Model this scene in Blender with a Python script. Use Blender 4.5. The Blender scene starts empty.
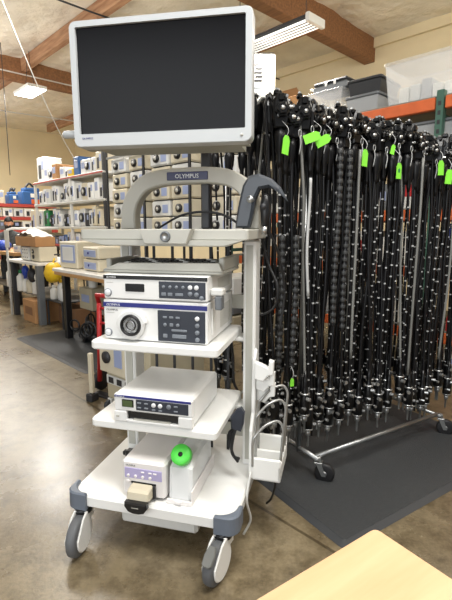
import bpy, bmesh, math, random
from mathutils import Matrix, Vector
random.seed(7)
C = bpy.context.scene.collection
sc = bpy.context.scene
sc.view_settings.view_transform = 'Standard'
sc.view_settings.look = 'None'
sc.view_settings.exposure = 0.12
PI = math.pi
R = math.radians

# ---------------------------------------------------------------- camera (a phone held at 1.25 m, pitched down 9.4 degrees)
FPX, PITCH, CAMH = 436.0, R(9.4), 1.25
cam_d = bpy.data.cameras.new('camera'); cam = bpy.data.objects.new('camera', cam_d); C.objects.link(cam)
cam.location = (0, 0, CAMH); cam.rotation_euler = (PI/2 - PITCH, 0, 0)
cam_d.lens = FPX*36/600; cam_d.sensor_width = 36; cam_d.sensor_fit = 'AUTO'; cam_d.clip_start = .02
sc.camera = cam

# ---------------------------------------------------------------- materials
def lin(c):
    return tuple(((v/255)/12.92 if v/255 <= .04045 else ((v/255+.055)/1.055)**2.4) for v in c)
MATS = {}
def mat(name, rgb, rough=.5, metal=0.0, var=.06, scale=9.0, bump=0.0, emit=0.0, alpha=1.0, bscale=None, spec=None, trans=0.0):
    m = bpy.data.materials.new(name); m.use_nodes = True
    nt = m.node_tree; p = nt.nodes['Principled BSDF']
    c = lin(rgb)
    tc = nt.nodes.new('ShaderNodeTexCoord'); nz = nt.nodes.new('ShaderNodeTexNoise')
    nz.inputs['Scale'].default_value = scale; nz.inputs['Detail'].default_value = 4
    nt.links.new(tc.outputs['Object'], nz.inputs['Vector'])
    rp = nt.nodes.new('ShaderNodeValToRGB')
    rp.color_ramp.elements[0].position = .3; rp.color_ramp.elements[1].position = .7
    rp.color_ramp.elements[0].color = (*[v*(1-var) for v in c], 1)
    rp.color_ramp.elements[1].color = (*[min(1, v*(1+var)) for v in c], 1)
    nt.links.new(nz.outputs['Fac'], rp.inputs['Fac']); nt.links.new(rp.outputs['Color'], p.inputs['Base Color'])
    p.inputs['Roughness'].default_value = rough; p.inputs['Metallic'].default_value = metal
    if spec is not None: p.inputs['Specular IOR Level'].default_value = spec
    if trans: p.inputs['Transmission Weight'].default_value = trans
    if emit:
        p.inputs['Emission Color'].default_value = (*c, 1); p.inputs['Emission Strength'].default_value = emit
    if alpha < 1: p.inputs['Alpha'].default_value = alpha
    if bump:
        n2 = nt.nodes.new('ShaderNodeTexNoise'); n2.inputs['Scale'].default_value = bscale or scale*4; n2.inputs['Detail'].default_value = 5
        nt.links.new(tc.outputs['Object'], n2.inputs['Vector'])
        b = nt.nodes.new('ShaderNodeBump'); b.inputs['Strength'].default_value = min(bump, .8); b.inputs['Distance'].default_value = .02 if bump < .9 else .12
        nt.links.new(n2.outputs['Fac'], b.inputs['Height']); nt.links.new(b.outputs['Normal'], p.inputs['Normal'])
    MATS[name] = m
    return m
WHITE = mat('cart_white', (236, 236, 233), .32, var=.015)
DEVW = mat('device_white', (232, 232, 230), .38, var=.02)
PUMPW = mat('pump_white', (232, 228, 226), .38, var=.02)
GREYW = mat('tray_grey', (182, 181, 172), .42, var=.03)
ARCHG = mat('arch_grey', (176, 173, 162), .45, var=.03)
SHADEG = mat('housing_grey', (150, 149, 138), .5, var=.03)
MONW = mat('monitor_frame', (184, 188, 190), .38, var=.015)
BUMP = mat('bumper_grey', (104, 112, 124), .5, var=.05)
TIRE = mat('tire_grey', (92, 94, 97), .6)
PEDAL = mat('pedal_grey', (108, 109, 106), .5)
BLACK = mat('black_plastic', (18, 18, 20), .35, var=.2)
SCOPE = mat('scope_black', (8, 8, 9), .3, var=.25, scale=30, spec=.35)
SCOPE2 = mat('scope_charcoal', (16, 16, 18), .36, var=.2, scale=30, spec=.3)
RUB = mat('rubber_black', (24, 24, 26), .55)
BAND = mat('band_white', (176, 177, 176), .4)
CORDG = mat('cord_grey', (112, 112, 108), .45)
HOSEG = mat('hose_grey', (52, 53, 53), .5, var=.1)
SCREEN = mat('screen_glass', (12, 12, 15), .22, var=.1, scale=2, spec=.12)
STRIPE = mat('stripe_blue', (34, 40, 118), .35)
BADGE = mat('badge_navy', (36, 40, 82), .4)
PANEL = mat('panel_slate', (42, 47, 58), .4)
HANDG = mat('handle_slate', (58, 63, 70), .38)
BTN = mat('button_grey', (122, 128, 136), .4)
BTNW = mat('button_white', (226, 228, 230), .4)
LCD = mat('lcd_green', (72, 88, 52), .25)
LCDK = mat('display_black', (14, 14, 15), .2)
LILAC = mat('panel_lilac', (176, 168, 206), .4)
CHROME = mat('steel', (190, 192, 194), .25, 1.0, var=.1)
GALV = mat('galvanised_steel', (158, 160, 160), .38, .9, var=.12, scale=25)
SILV = mat('connector_silver', (176, 177, 176), .3, .8, var=.1)
GTAG = mat('tag_green', (130, 222, 62), .5, var=.05)
GCAP = mat('cap_green', (84, 214, 76), .4, var=.04)
TANK = mat('tank_translucent', (240, 242, 242), .3, alpha=.88, var=.02)
TOTE = mat('tote_clear', (236, 238, 240), .2, alpha=.26, var=.03)
TOTEG = mat('tote_grey', (178, 180, 182), .3, alpha=.8, var=.03)
ORANGE = mat('rack_orange', (205, 98, 48), .5, var=.1)
UPGR = mat('rack_green', (62, 98, 84), .5, var=.12)
DECK = mat('deck_grey', (128, 124, 114), .7)
BEIGE = mat('beige_case', (206, 197, 174), .5, var=.04)
BEIGE2 = mat('beige_dark', (182, 172, 146), .55, var=.05)
OFFW = mat('instrument_white', (212, 212, 208), .45, var=.04)
LBLUE = mat('label_blue', (150, 162, 196), .4)
CARD = mat('cardboard', (172, 128, 84), .8, var=.08)
CARDD = mat('cardboard_dark', (128, 92, 62), .8, var=.08)
PAPER = mat('paper_white', (228, 226, 218), .7)
BLUE = mat('blue_machine', (44, 88, 142), .5)
BLUEB = mat('blue_bin', (26, 62, 160), .4)
RED = mat('red_paint', (178, 34, 38), .45)
REDS = mat('red_beam', (172, 62, 52), .5)
YEL = mat('yellow_bag', (224, 184, 30), .5, var=.1)
GRN = mat('green_item', (36, 128, 74), .5)
DKG = mat('dark_metal', (42, 43, 46), .5)
LEGG = mat('leg_grey', (108, 112, 116), .45, .3)
BTOP = mat('bench_top_white', (228, 224, 216), .4)
WOODT = mat('wood_top', (176, 134, 86), .5, var=.1, scale=4)
SKIN = mat('skin', (196, 142, 112), .55)
HAIR = mat('hair_black', (18, 15, 14), .6)
JACK = mat('jacket_grey', (62, 66, 68), .8, var=.45, scale=35)
MASK = mat('mask_dark', (34, 36, 40), .8)
LAMP = mat('tube_light', (255, 252, 244), .5, emit=.9, var=0)
LAMP2 = mat('panel_light', (255, 252, 246), .5, emit=14.0, var=0)
TAPE = mat('gold_tape', (176, 126, 40), .4)

def wood(name, c1, c2, scale, stretch, rough=.5):
    m = bpy.data.materials.new(name); m.use_nodes = True; nt = m.node_tree; p = nt.nodes['Principled BSDF']
    tc = nt.nodes.new('ShaderNodeTexCoord'); mp = nt.nodes.new('ShaderNodeMapping'); mp.inputs['Scale'].default_value = stretch
    nz = nt.nodes.new('ShaderNodeTexNoise'); nz.inputs['Scale'].default_value = scale; nz.inputs['Detail'].default_value = 6
    rp = nt.nodes.new('ShaderNodeValToRGB'); rp.color_ramp.elements[0].position = .3; rp.color_ramp.elements[1].position = .7
    rp.color_ramp.elements[0].color = (*lin(c1), 1); rp.color_ramp.elements[1].color = (*lin(c2), 1)
    nt.links.new(tc.outputs['Object'], mp.inputs['Vector']); nt.links.new(mp.outputs['Vector'], nz.inputs['Vector'])
    nt.links.new(nz.outputs['Fac'], rp.inputs['Fac']); nt.links.new(rp.outputs['Color'], p.inputs['Base Color'])
    p.inputs['Roughness'].default_value = rough
    return m
BEAM = wood('beam_wood', (118, 80, 52), (156, 110, 72), 5, (.6, 6, 8), .7)
PURL = wood('purlin_wood', (140, 96, 66), (190, 150, 116), 4, (.6, 5, 6), .7)
TABLE = wood('table_wood', (206, 165, 124), (219, 180, 140), 4, (1, 9, 9), .42)

def concrete():
    m = bpy.data.materials.new('polished_concrete'); m.use_nodes = True; nt = m.node_tree; p = nt.nodes['Principled BSDF']
    N = nt.nodes.new; L = nt.links.new
    tc = N('ShaderNodeTexCoord')
    n1 = N('ShaderNodeTexNoise'); n1.inputs['Scale'].default_value = .9; n1.inputs['Detail'].default_value = 8; n1.inputs['Roughness'].default_value = .65
    n2 = N('ShaderNodeTexNoise'); n2.inputs['Scale'].default_value = 9; n2.inputs['Detail'].default_value = 9; n2.inputs['Roughness'].default_value = .75
    n3 = N('ShaderNodeTexNoise'); n3.inputs['Scale'].default_value = 70; n3.inputs['Detail'].default_value = 4
    r1 = N('ShaderNodeValToRGB'); e = r1.color_ramp.elements
    e[0].position = .32; e[0].color = (*lin((94, 80, 58)), 1); e[1].position = .68; e[1].color = (*lin((148, 135, 109)), 1)
    r2 = N('ShaderNodeValToRGB'); e = r2.color_ramp.elements
    e[0].position = .36; e[0].color = (.40, .37, .33, 1); e[1].position = .56; e[1].color = (1.0, 1.0, 1.0, 1)
    r3 = N('ShaderNodeValToRGB'); e = r3.color_ramp.elements
    e[0].position = .3; e[0].color = (.8, .8, .78, 1); e[1].position = .62; e[1].color = (1.05, 1.05, 1.05, 1)
    a = N('ShaderNodeMixRGB'); a.blend_type = 'MULTIPLY'; a.inputs['Fac'].default_value = .8
    b = N('ShaderNodeMixRGB'); b.blend_type = 'MULTIPLY'; b.inputs['Fac'].default_value = .7
    for n in (n1, n2, n3): L(tc.outputs['Object'], n.inputs['Vector'])
    L(n1.outputs['Fac'], r1.inputs['Fac']); L(n2.outputs['Fac'], r2.inputs['Fac']); L(n3.outputs['Fac'], r3.inputs['Fac'])
    L(r1.outputs['Color'], a.inputs['Color1']); L(r2.outputs['Color'], a.inputs['Color2'])
    L(a.outputs['Color'], b.inputs['Color1']); L(r3.outputs['Color'], b.inputs['Color2'])
    # control joint cut in the slab
    mp = N('ShaderNodeMapping'); mp.inputs['Rotation'].default_value = (0, 0, R(46)); mp.inputs['Location'].default_value = (30, -1.36, 0)
    L(tc.outputs['Object'], mp.inputs['Vector'])
    br = N('ShaderNodeTexBrick'); br.inputs['Scale'].default_value = 1; br.offset = 0
    br.inputs['Brick Width'].default_value = 60; br.inputs['Row Height'].default_value = 60; br.inputs['Mortar Size'].default_value = .008
    br.inputs['Color1'].default_value = (1, 1, 1, 1); br.inputs['Color2'].default_value = (1, 1, 1, 1); br.inputs['Mortar'].default_value = (.35, .32, .28, 1)
    L(mp.outputs['Vector'], br.inputs['Vector'])
    c = N('ShaderNodeMixRGB'); c.blend_type = 'MULTIPLY'; c.inputs['Fac'].default_value = .8
    L(b.outputs['Color'], c.inputs['Color1']); L(br.outputs['Color'], c.inputs['Color2'])
    L(c.outputs['Color'], p.inputs['Base Color'])
    rr = N('ShaderNodeMapRange'); rr.inputs['To Min'].default_value = .14; rr.inputs['To Max'].default_value = .42
    L(n1.outputs['Fac'], rr.inputs['Value']); L(rr.outputs['Result'], p.inputs['Roughness'])
    bp = N('ShaderNodeBump'); bp.inputs['Strength'].default_value = .06; bp.inputs['Distance'].default_value = .01
    L(n3.outputs['Fac'], bp.inputs['Height']); L(bp.outputs['Normal'], p.inputs['Normal'])
    return m
CONC = concrete()
WALL = mat('wall_cream', (230, 214, 176), .8, var=.05, scale=1.2)
CEIL = mat('ceiling_insulation', (234, 227, 211), .5, var=.10, scale=2.2, bump=1.0, bscale=3.2)
MATB = mat('mat_rubber', (50, 52, 54), .62, var=.1, scale=60, bump=.25, bscale=140)
MATE = mat('mat_edge', (48, 50, 53), .6)

# ---------------------------------------------------------------- mesh builder
class MB:
    def __init__(s):
        s.v = []; s.f = []; s.mi = []; s.sm = []; s.mats = []; s.T = Matrix.Identity(4)
    def _m(s, m):
        if m not in s.mats: s.mats.append(m)
        return s.mats.index(m)
    def add(s, vs, fs, m, smooth=False, T=None):
        o = len(s.v); M = s.T @ T if T is not None else s.T
        s.v += [tuple(M @ Vector(p)) for p in vs]
        k = m if isinstance(m, list) else [s._m(m)]*len(fs)
        for f, i in zip(fs, k):
            s.f.append([o+j for j in f]); s.mi.append(i); s.sm.append(smooth)
        return s
    def box(s, a, b, m, bev=0.0, T=None):
        # chamfered box between corners a and b
        c = [(a[i]+b[i])/2 for i in range(3)]; h = [abs(b[i]-a[i])/2 for i in range(3)]
        e = min(bev, min(h)*.9)
        if e <= 0:
            vs = [(c[0]+x*h[0], c[1]+y*h[1], c[2]+z*h[2]) for x in (-1, 1) for y in (-1, 1) for z in (-1, 1)]
            return s.add(vs, [(0, 1, 3, 2), (4, 6, 7, 5), (0, 4, 5, 1), (2, 3, 7, 6), (0, 2, 6, 4), (1, 5, 7, 3)], m, T=T)
        vs = []; idx = {}
        for x in (-1, 1):
            for y in (-1, 1):
                for z in (-1, 1):
                    for ax in range(3):
                        p = [x*(h[0]-e), y*(h[1]-e), z*(h[2]-e)]; sg = (x, y, z)[ax]; p[ax] = sg*h[ax]
                        idx[x, y, z, ax] = len(vs); vs.append((c[0]+p[0], c[1]+p[1], c[2]+p[2]))
        fs = []
        for x in (-1, 1):
            fs.append([idx[x, y, z, 0] for y, z in ((-1, -1), (1, -1), (1, 1), (-1, 1))])
            fs.append([idx[y, x, z, 1] for y, z in ((-1, -1), (1, -1), (1, 1), (-1, 1))])
            fs.append([idx[y, z, x, 2] for y, z in ((-1, -1), (1, -1), (1, 1), (-1, 1))])
        for p in (-1, 1):
            for q in (-1, 1):
                fs.append([idx[p, q, -1, 0], idx[p, q, 1, 0], idx[p, q, 1, 1], idx[p, q, -1, 1]])
                fs.append([idx[p, -1, q, 0], idx[p, 1, q, 0], idx[p, 1, q, 2], idx[p, -1, q, 2]])
                fs.append([idx[-1, p, q, 1], idx[1, p, q, 1], idx[1, p, q, 2], idx[-1, p, q, 2]])
                for r in (-1, 1): fs.append([idx[p, q, r, 0], idx[p, q, r, 1], idx[p, q, r, 2]])
        return s.add(vs, fs, m, T=T)
    def prism(s, pts, lo, hi, m, plane='xy', bev=0.0, smooth=False, T=None):
        # outline pts in a plane, extruded lo..hi along the third axis; optional chamfer toward the centroid
        n = len(pts)
        def P(u, v, w):
            return {'xy': (u, v, w), 'xz': (u, w, v), 'yz': (w, u, v)}[plane]
        rings = []
        cx = sum(p[0] for p in pts)/n; cy = sum(p[1] for p in pts)/n
        def ins(d):
            out = []
            for i in range(n):
                a = Vector(pts[i-1]); b = Vector(pts[i]); c = Vector(pts[(i+1) % n])
                t1 = (b-a).normalized(); t2 = (c-b).normalized()
                nrm = Vector((-(t1.y+t2.y), t1.x+t2.x))
                if nrm.length < 1e-6: out.append(tuple(b)); continue
                nrm.normalize()
                if area < 0: nrm = -nrm
                out.append((b.x+nrm.x*d, b.y+nrm.y*d))
            return out
        area = sum(pts[i-1][0]*pts[i][1]-pts[i][0]*pts[i-1][1] for i in range(n))
        if bev > 0:
            I = ins(bev); rings = [(I, lo), (pts, lo+bev), (pts, hi-bev), (I, hi)]
        else: rings = [(pts, lo), (pts, hi)]
        vs = [P(u, v, w) for r, w in rings for u, v in r]; fs = []
        for k in range(len(rings)-1):
            for i in range(n):
                j = (i+1) % n; fs.append((k*n+i, k*n+j, (k+1)*n+j, (k+1)*n+i))
        s.add(vs, fs, m, smooth, T)
        k = (len(rings)-1)*n
        o = len(s.v)-len(vs); mi = s._m(m)
        s.f.append([o+i for i in range(n)]); s.f.append([o+k+i for i in range(n)]); s.mi += [mi, mi]; s.sm += [False, False]
        return s
    def lathe(s, prof, m, axis='z', c=(0, 0, 0), n=16, T=None, smooth=True, mats=None):
        vs = []; fs = []; k = []
        for r, h in prof:
            for i in range(n):
                a = 2*PI*i/n; x, y = r*math.cos(a), r*math.sin(a)
                p = {'z': (x, y, h), 'x': (h, x, y), 'y': (x, h, y)}[axis]
                vs.append((p[0]+c[0], p[1]+c[1], p[2]+c[2]))
        for j in range(len(prof)-1):
            mm = s._m(mats[j] if mats else m)
            for i in range(n):
                q = (i+1) % n; fs.append((j*n+i, j*n+q, (j+1)*n+q, (j+1)*n+i)); k.append(mm)
        if prof[0][0] > 1e-5: fs.append(tuple(range(n))); k.append(s._m(mats[0] if mats else m))
        if prof[-1][0] > 1e-5: fs.append(tuple((len(prof)-1)*n+i for i in range(n))); k.append(s._m(mats[-1] if mats else m))
        return s.add(vs, fs, k, smooth, T)
    def cyl(s, c, r, h, m, axis='z', n=14, T=None, bev=0.0):
        b = min(bev, r*.4, h*.4)
        pr = [(r, 0), (r, h)] if b <= 0 else [(r-b, 0), (r, b), (r, h-b), (r-b, h)]
        return s.lathe(pr, m, axis, c, n, T, smooth=False if n < 9 else True)
    def tube(s, pts, r, m, n=8, T=None, rad=None, bandm=None, bands=None, close=False):
        P = [Vector(p) for p in pts]; vs = []; fs = []; k = []
        L = len(P); up = None
        for i in range(L):
            if close: t = (P[(i+1) % L]-P[i-1]).normalized()
            else: t = (P[min(i+1, L-1)]-P[max(i-1, 0)]).normalized()
            if up is None:
                up = t.orthogonal().normalized()
            else:
                up = (up - t*up.dot(t)); up = up.normalized() if up.length > 1e-6 else t.orthogonal().normalized()
            w = t.cross(up); rr = rad[i] if rad else r
            for j in range(n):
                a = 2*PI*j/n; vs.append(tuple(P[i]+up*rr*math.cos(a)+w*rr*math.sin(a)))
        m0 = s._m(m); m1 = s._m(bandm) if bandm else m0
        for i in range(L if close else L-1):
            i2 = (i+1) % L
            for j in range(n):
                q = (j+1) % n; fs.append((i*n+j, i*n+q, i2*n+q, i2*n+j)); k.append(m1 if (bands and i in bands) else m0)
        if not close:
            fs.append(tuple(range(n))); fs.append(tuple((L-1)*n+j for j in range(n))); k += [m0, m0]
        return s.add(vs, fs, k, True, T)
    def ball(s, c, r, m, n=12, sc=(1, 1, 1), T=None):
        pr = []
        for i in range(n//2+1):
            a = PI*i/(n//2); pr.append((max(r*math.sin(a), 1e-6), -r*math.cos(a)))
        M = Matrix.Translation(c) @ Matrix.Diagonal((*sc, 1))
        return s.lathe(pr, m, 'z', (0, 0, 0), n, (T @ M) if T is not None else M)
    def text(s, body, size, T, m, ex=.0006):
        cu = bpy.data.curves.new('lettering', 'FONT'); cu.body = body; cu.size = size; cu.extrude = ex; cu.resolution_u = 2
        cu.align_x = 'LEFT'
        o = bpy.data.objects.new('lettering', cu); C.objects.link(o)
        bpy.context.view_layer.update()
        me = bpy.data.meshes.new_from_object(o.evaluated_get(bpy.context.evaluated_depsgraph_get()))
        s.add([tuple(v.co) for v in me.vertices], [tuple(p.vertices) for p in me.polygons], m, T=T)
        bpy.data.objects.remove(o); bpy.data.curves.remove(cu); bpy.data.meshes.remove(me)
        return s
    def mesh(s, name):
        me = bpy.data.meshes.new(name); me.from_pydata(s.v, [], s.f)
        for m in s.mats: me.materials.append(m)
        me.polygons.foreach_set('material_index', s.mi)
        me.polygons.foreach_set('use_smooth', s.sm)
        bm = bmesh.new(); bm.from_mesh(me); bmesh.ops.recalc_face_normals(bm, faces=bm.faces[:]); bm.to_mesh(me); bm.free()
        me.update(); return me
FRONT = Matrix(((1, 0, 0, 0), (0, 0, -1, 0), (0, 1, 0, 0), (0, 0, 0, 1)))   # text lying in xy -> facing -y

def obj(name, mb, parent=None, loc=(0, 0, 0), rz=0.0, label=None):
    o = bpy.data.objects.new(name, mb.mesh(name)); C.objects.link(o)
    o.location = loc; o.rotation_euler = (0, 0, rz)
    if parent: o.parent = parent
    if label: o['label'] = label
    return o
def tag(o, label, cat, group=None):
    o['label'] = label; o['category'] = cat
    if group: o['group'] = group
    return o
def thing(name, label, cat, loc=(0, 0, 0), rz=0.0, group=None):
    o = bpy.data.objects.new(name, None); C.objects.link(o); o.empty_display_size = .05
    o.location = loc; o.rotation_euler = (0, 0, rz)
    return tag(o, label, cat, group)
def struct(name, mb, loc=(0, 0, 0), rz=0.0, parent=None):
    o = obj(name, mb, parent, loc, rz)
    if not parent: o['kind'] = 'structure'
    return o
KIDS = {}
def copy_tree(root, loc, rot, label, group=None):
    def rec(o, par):
        c = o.copy(); C.objects.link(c)
        if par is not None: c.parent = par
        for ch in [x for x in ALLKIDS(o)]: rec(ch, c)
        return c
    r = rec(root, None); r.location = loc; r.rotation_euler = rot if isinstance(rot, tuple) else (0, 0, rot)
    r['label'] = label
    if group: r['group'] = group
    return r
def ALLKIDS(o):
    return list(o.children)
def rr(x0, y0, x1, y1, r, n=4):
    # rounded rectangle outline
    out = []
    for cx, cy, a0 in ((x1-r, y0+r, -90), (x1-r, y1-r, 0), (x0+r, y1-r, 90), (x0+r, y0+r, 180)):
        for i in range(n+1):
            a = R(a0+90*i/n); out.append((cx+r*math.cos(a), cy+r*math.sin(a)))
    return out
def curve3(pts, k=6):
    # Catmull-Rom through points
    P = [Vector(p) for p in pts]; P = [P[0]*2-P[1]]+P+[P[-1]*2-P[-2]]; out = []
    for i in range(1, len(P)-2):
        for j in range(k):
            t = j/k; a, b, c, d = P[i-1:i+3]
            out.append(tuple(.5*((2*b)+(c-a)*t+(2*a-5*b+4*c-d)*t*t+(3*b-a-3*c+d)*t**3)))
    out.append(tuple(P[-2])); return out
ORD = ['', 'first', 'second', 'third', 'fourth', 'fifth', 'sixth', 'seventh', 'eighth', 'ninth', 'tenth', 'eleventh', 'twelfth', 'thirteenth', 'fourteenth',
       'fifteenth', 'sixteenth', 'seventeenth', 'eighteenth', 'nineteenth', 'twentieth', 'twenty-first', 'twenty-second', 'twenty-third', 'twenty-fourth',
       'twenty-fifth', 'twenty-sixth', 'twenty-seventh', 'twenty-eighth', 'twenty-ninth', 'thirtieth', 'thirty-first', 'thirty-second', 'thirty-third', 'thirty-fourth', 'thirty-fifth']
class Fr:
    # a standing frame: origin on the floor, x to the right along its front, y to its back
    def __init__(s, x, y, rz): s.o = (x, y); s.rz = rz
    def w(s, x, y, z=0.0):
        c, d = math.cos(s.rz), math.sin(s.rz); return (s.o[0]+x*c-y*d, s.o[1]+x*d+y*c, z)
RB = R(-46)          # things set square to the building, facing the camera's left
RA = R(44)           # things along the far left wall
# ================================================================ the room
from mathutils import noise
BF = Fr(0, 0, RB)
fl = MB(); fl.box((-13, -4, -.1), (9, 19, 0), CONC); struct('floor', fl)
w = MB(); w.box((-14.3, 6.86, 0), (6.5, 7.06, 4.3), WALL); struct('wall_right', w, (0, 0, 0), RB)
w = MB(); w.box((-14.5, -6, 0), (-14.3, 7.06, 4.3), WALL); struct('wall_left', w, (0, 0, 0), RB)
# insulation blanket sagging between the purlins
cb = MB(); nx, ny = 150, 84; x0, x1, y0, y1 = -14.3, 4.5, -3.5, 6.86
vs = []
for j in range(ny+1):
    for i in range(nx+1):
        x = x0+(x1-x0)*i/nx; y = y0+(y1-y0)*j/ny
        ph = ((y-.85) % 2.35)/2.35
        z = 4.215-.035*math.sin(PI*ph)**.6 + .012*noise.noise((x*1.2, y*5, 0))+.012*noise.noise((x*4, y*6, 9))
        vs.append((x, y, min(z, 4.24)))
fs = [(j*(nx+1)+i, j*(nx+1)+i+1, (j+1)*(nx+1)+i+1, (j+1)*(nx+1)+i) for j in range(ny) for i in range(nx)]
cb.add(vs, fs, CEIL, True); cb.box((x0, y0, 4.25), (x1, y1, 4.3), CEIL)
struct('ceiling', cb, (0, 0, 0), RB)
k = 1
for bx in (-3.8, -8.6, 1.0):
    b = MB(); b.box((bx-.09, -3.5, 3.84), (bx+.09, 6.86, 4.24), BEAM, .006); struct('trim_%d' % k, b, (0, 0, 0), RB); k += 1
for py in (.85, 3.2, 5.55):
    for xa, xb in ((-13.2, -8.7), (-8.5, -3.9)):
        b = MB(); b.box((xa, py-.05, 4.0), (xb, py+.05, 4.2), PURL, .004); struct('trim_%d' % k, b, (0, 0, 0), RB); k += 1
b = MB(); b.box((-14.3, 6.80, 4.04), (6.4, 6.86, 4.22), WALL, .004); struct('trim_%d' % k, b, (0, 0, 0), RB)

# lamps
def high_bay():
    t = thing('high_bay_light', 'bright rectangular ceiling lamp hanging left of the monitor', 'lamp', BF.w(-7.9, 3.05, 3.5), RB)
    a = MB(); a.box((-.33, -.16, 0), (.33, .16, .05), OFFW, .01); obj('housing', a, t)
    a = MB(); a.box((-.31, -.145, -.012), (.31, .145, 0.002), LAMP2, .004); obj('diffuser', a, t, label='glowing white diffuser')
    for x in (-.2, .2):
        a = MB(); a.tube([(x, 0, .05), (x*.35, 0, .4), (x*.3, 0, .62)], .005, DKG, 6); obj('hanger', a, t)
high_bay()
t = thing('fluorescent_light', 'white multi-tube fluorescent fixture hanging below the brown beam', 'lamp', BF.w(-3.62, 4.22, 3.42), RB)
a = MB(); a.box((-.62, -.14, .02), (.62, .14, .05), DKG, .006); a.box((.60, -.15, -.03), (.65, .15, .06), OFFW, .006); a.box((-.65, -.15, -.03), (-.60, .15, .06), OFFW, .006)
for y in (-.084, -.028, .028, .084): a.box((-.6, y-.009, -.014), (.6, y+.009, .022), LEGG)
obj('housing', a, t)
for y in (-.112, -.056, 0, .056, .112):
    a = MB(); a.cyl((-.6, y, -.005), .014, 1.2, LAMP, 'x', 10); obj('tube', a, t)
for x in (-.5, .5):
    a = MB(); a.tube([(x, 0, .05), (x, .0, .62)], .004, DKG, 6); obj('hanger', a, t)

# overhead conduits and slack wires
def wire(name, pts, r, m, label, cat):
    a = MB(); a.tube(pts, r, m, 6); tag(obj(name, a), label, cat)
wire('conduit', [BF.w(-5.6, -2, 4.02), BF.w(-5.6, 3.0, 3.98), BF.w(-5.6, 6.8, 4.0)], .012, DKG, 'thin dark conduit across the ceiling above the hanging lamp', 'conduit')
wire('conduit', [BF.w(-8.42, -2, 3.92), BF.w(-8.42, 6.8, 3.92)], .012, OFFW, 'pale conduit fixed along the side of the left beam', 'conduit')
wire('conduit', [BF.w(-9.9, -2, 3.7), BF.w(-9.9, 3.4, 3.6), BF.w(-9.9, 6.8, 3.7)], .012, OFFW, 'pale sagging wire across the far ceiling bay at left', 'wire')
def at(px, py, Y):
    u = (px-226)/FPX; v = (300-py)/FPX; c, s_ = math.cos(PITCH), math.sin(PITCH)
    k = Y/(c+v*s_); return (u*k, Y, CAMH+(-s_+v*c)*k)
p0, p1 = Vector(at(2, 0, 4.6)), Vector(at(78, 165, 6.9))
wire('guy_wire', [tuple(p0.lerp(p1, i/8)+Vector((0, 0, -.12*math.sin(PI*i/8)))) for i in range(9)], .006, OFFW, 'thin pale wire slanting down from the ceiling at far left', 'wire')
p0 = Vector(at(4, 90, 7.6)); wire('hanging_wire', [tuple(p0+Vector((0, 0, .9))), tuple(p0), tuple(p0-Vector((.01, 0, 1.35)))], .006, DKG, 'thin dark cord hanging straight down at the left edge', 'cord')

# light
def area(name, loc, size, energy, rot=(0, 0, 0), col=(1, 1, 1), sy=None):
    l = bpy.data.lights.new(name, 'AREA'); l.energy = energy; l.size = size; l.color = col
    if sy: l.shape = 'RECTANGLE'; l.size_y = sy
    o = bpy.data.objects.new(name, l); C.objects.link(o); o.location = loc; o.rotation_euler = rot
area('overhead_near', (0.4, .6, 3.75), 2.2, 110, (0, 0, RB), (1, .985, .95), .5)
area('overhead_mid', BF.w(-3.5, 4.16, 3.3), 1.2, 60, (0, 0, RB), (1, .96, .9), .3)
area('overhead_left', BF.w(-7.9, 3.05, 3.45), .9, 110, (0, 0, RB), (1, .97, .92), .3)
area('overhead_far', BF.w(-11, 3.2, 3.6), 2.0, 110, (0, 0, RB), (1, .97, .92), .5)
area('overhead_right', BF.w(.5, 4.9, 3.7), 1.6, 60, (0, 0, RB), (1, .93, .82), .4)
def fill_point(name, loc, e, r_, col):  # unseen point lights added to brighten the ceiling, not fixtures
    l = bpy.data.lights.new(name, 'POINT'); l.energy = e; l.shadow_soft_size = r_; l.color = col
    o = bpy.data.objects.new(name, l); C.objects.link(o); o.location = loc
fill_point('ceiling_fill_near', BF.w(.6, 1.6, 3.2), 70, .3, (1, .985, .95)); fill_point('ceiling_fill_right', BF.w(-1.2, 4.6, 3.3), 45, .3, (1, .95, .85))
fill_point('ceiling_fill_mid', BF.w(-4.4, 1.9, 3.1), 80, .3, (1, .96, .88))
fill_point('ceiling_fill_left', BF.w(-7.9, 1.6, 3.1), 70, .3, (1, .97, .92))
fill_point('ceiling_fill_far', BF.w(-11.5, 2.4, 3.1), 70, .3, (1, .97, .92))
area('bay_door', (-2.5, -3.2, 2.2), 4.0, 150, (R(82), 0, R(-14)), (.95, .98, 1), 3.2)
wd = bpy.data.worlds.new('world'); sc.world = wd; wd.use_nodes = True
bg = wd.node_tree.nodes['Background']; bg.inputs['Color'].default_value = (.93, .96, 1, 1); bg.inputs['Strength'].default_value = .42
# ================================================================ the equipment trolley
CA = -R(14.5)
CF = Fr(-.31, 1.477, CA)
cart = thing('equipment_trolley', 'white medical equipment trolley with shelves on grey-bumpered casters', 'trolley', CF.w(0, 0), CA)
def slab(mb, x0, y0, x1, y1, z0, z1, r, m, bev=.005): mb.prism(rr(x0, y0, x1, y1, r, 5), z0, z1, m, 'xy', bev)
a = MB(); slab(a, -.322, .012, .352, .66, .172, .22, .03, WHITE, .006); obj('base_plate', a, cart)
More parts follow.
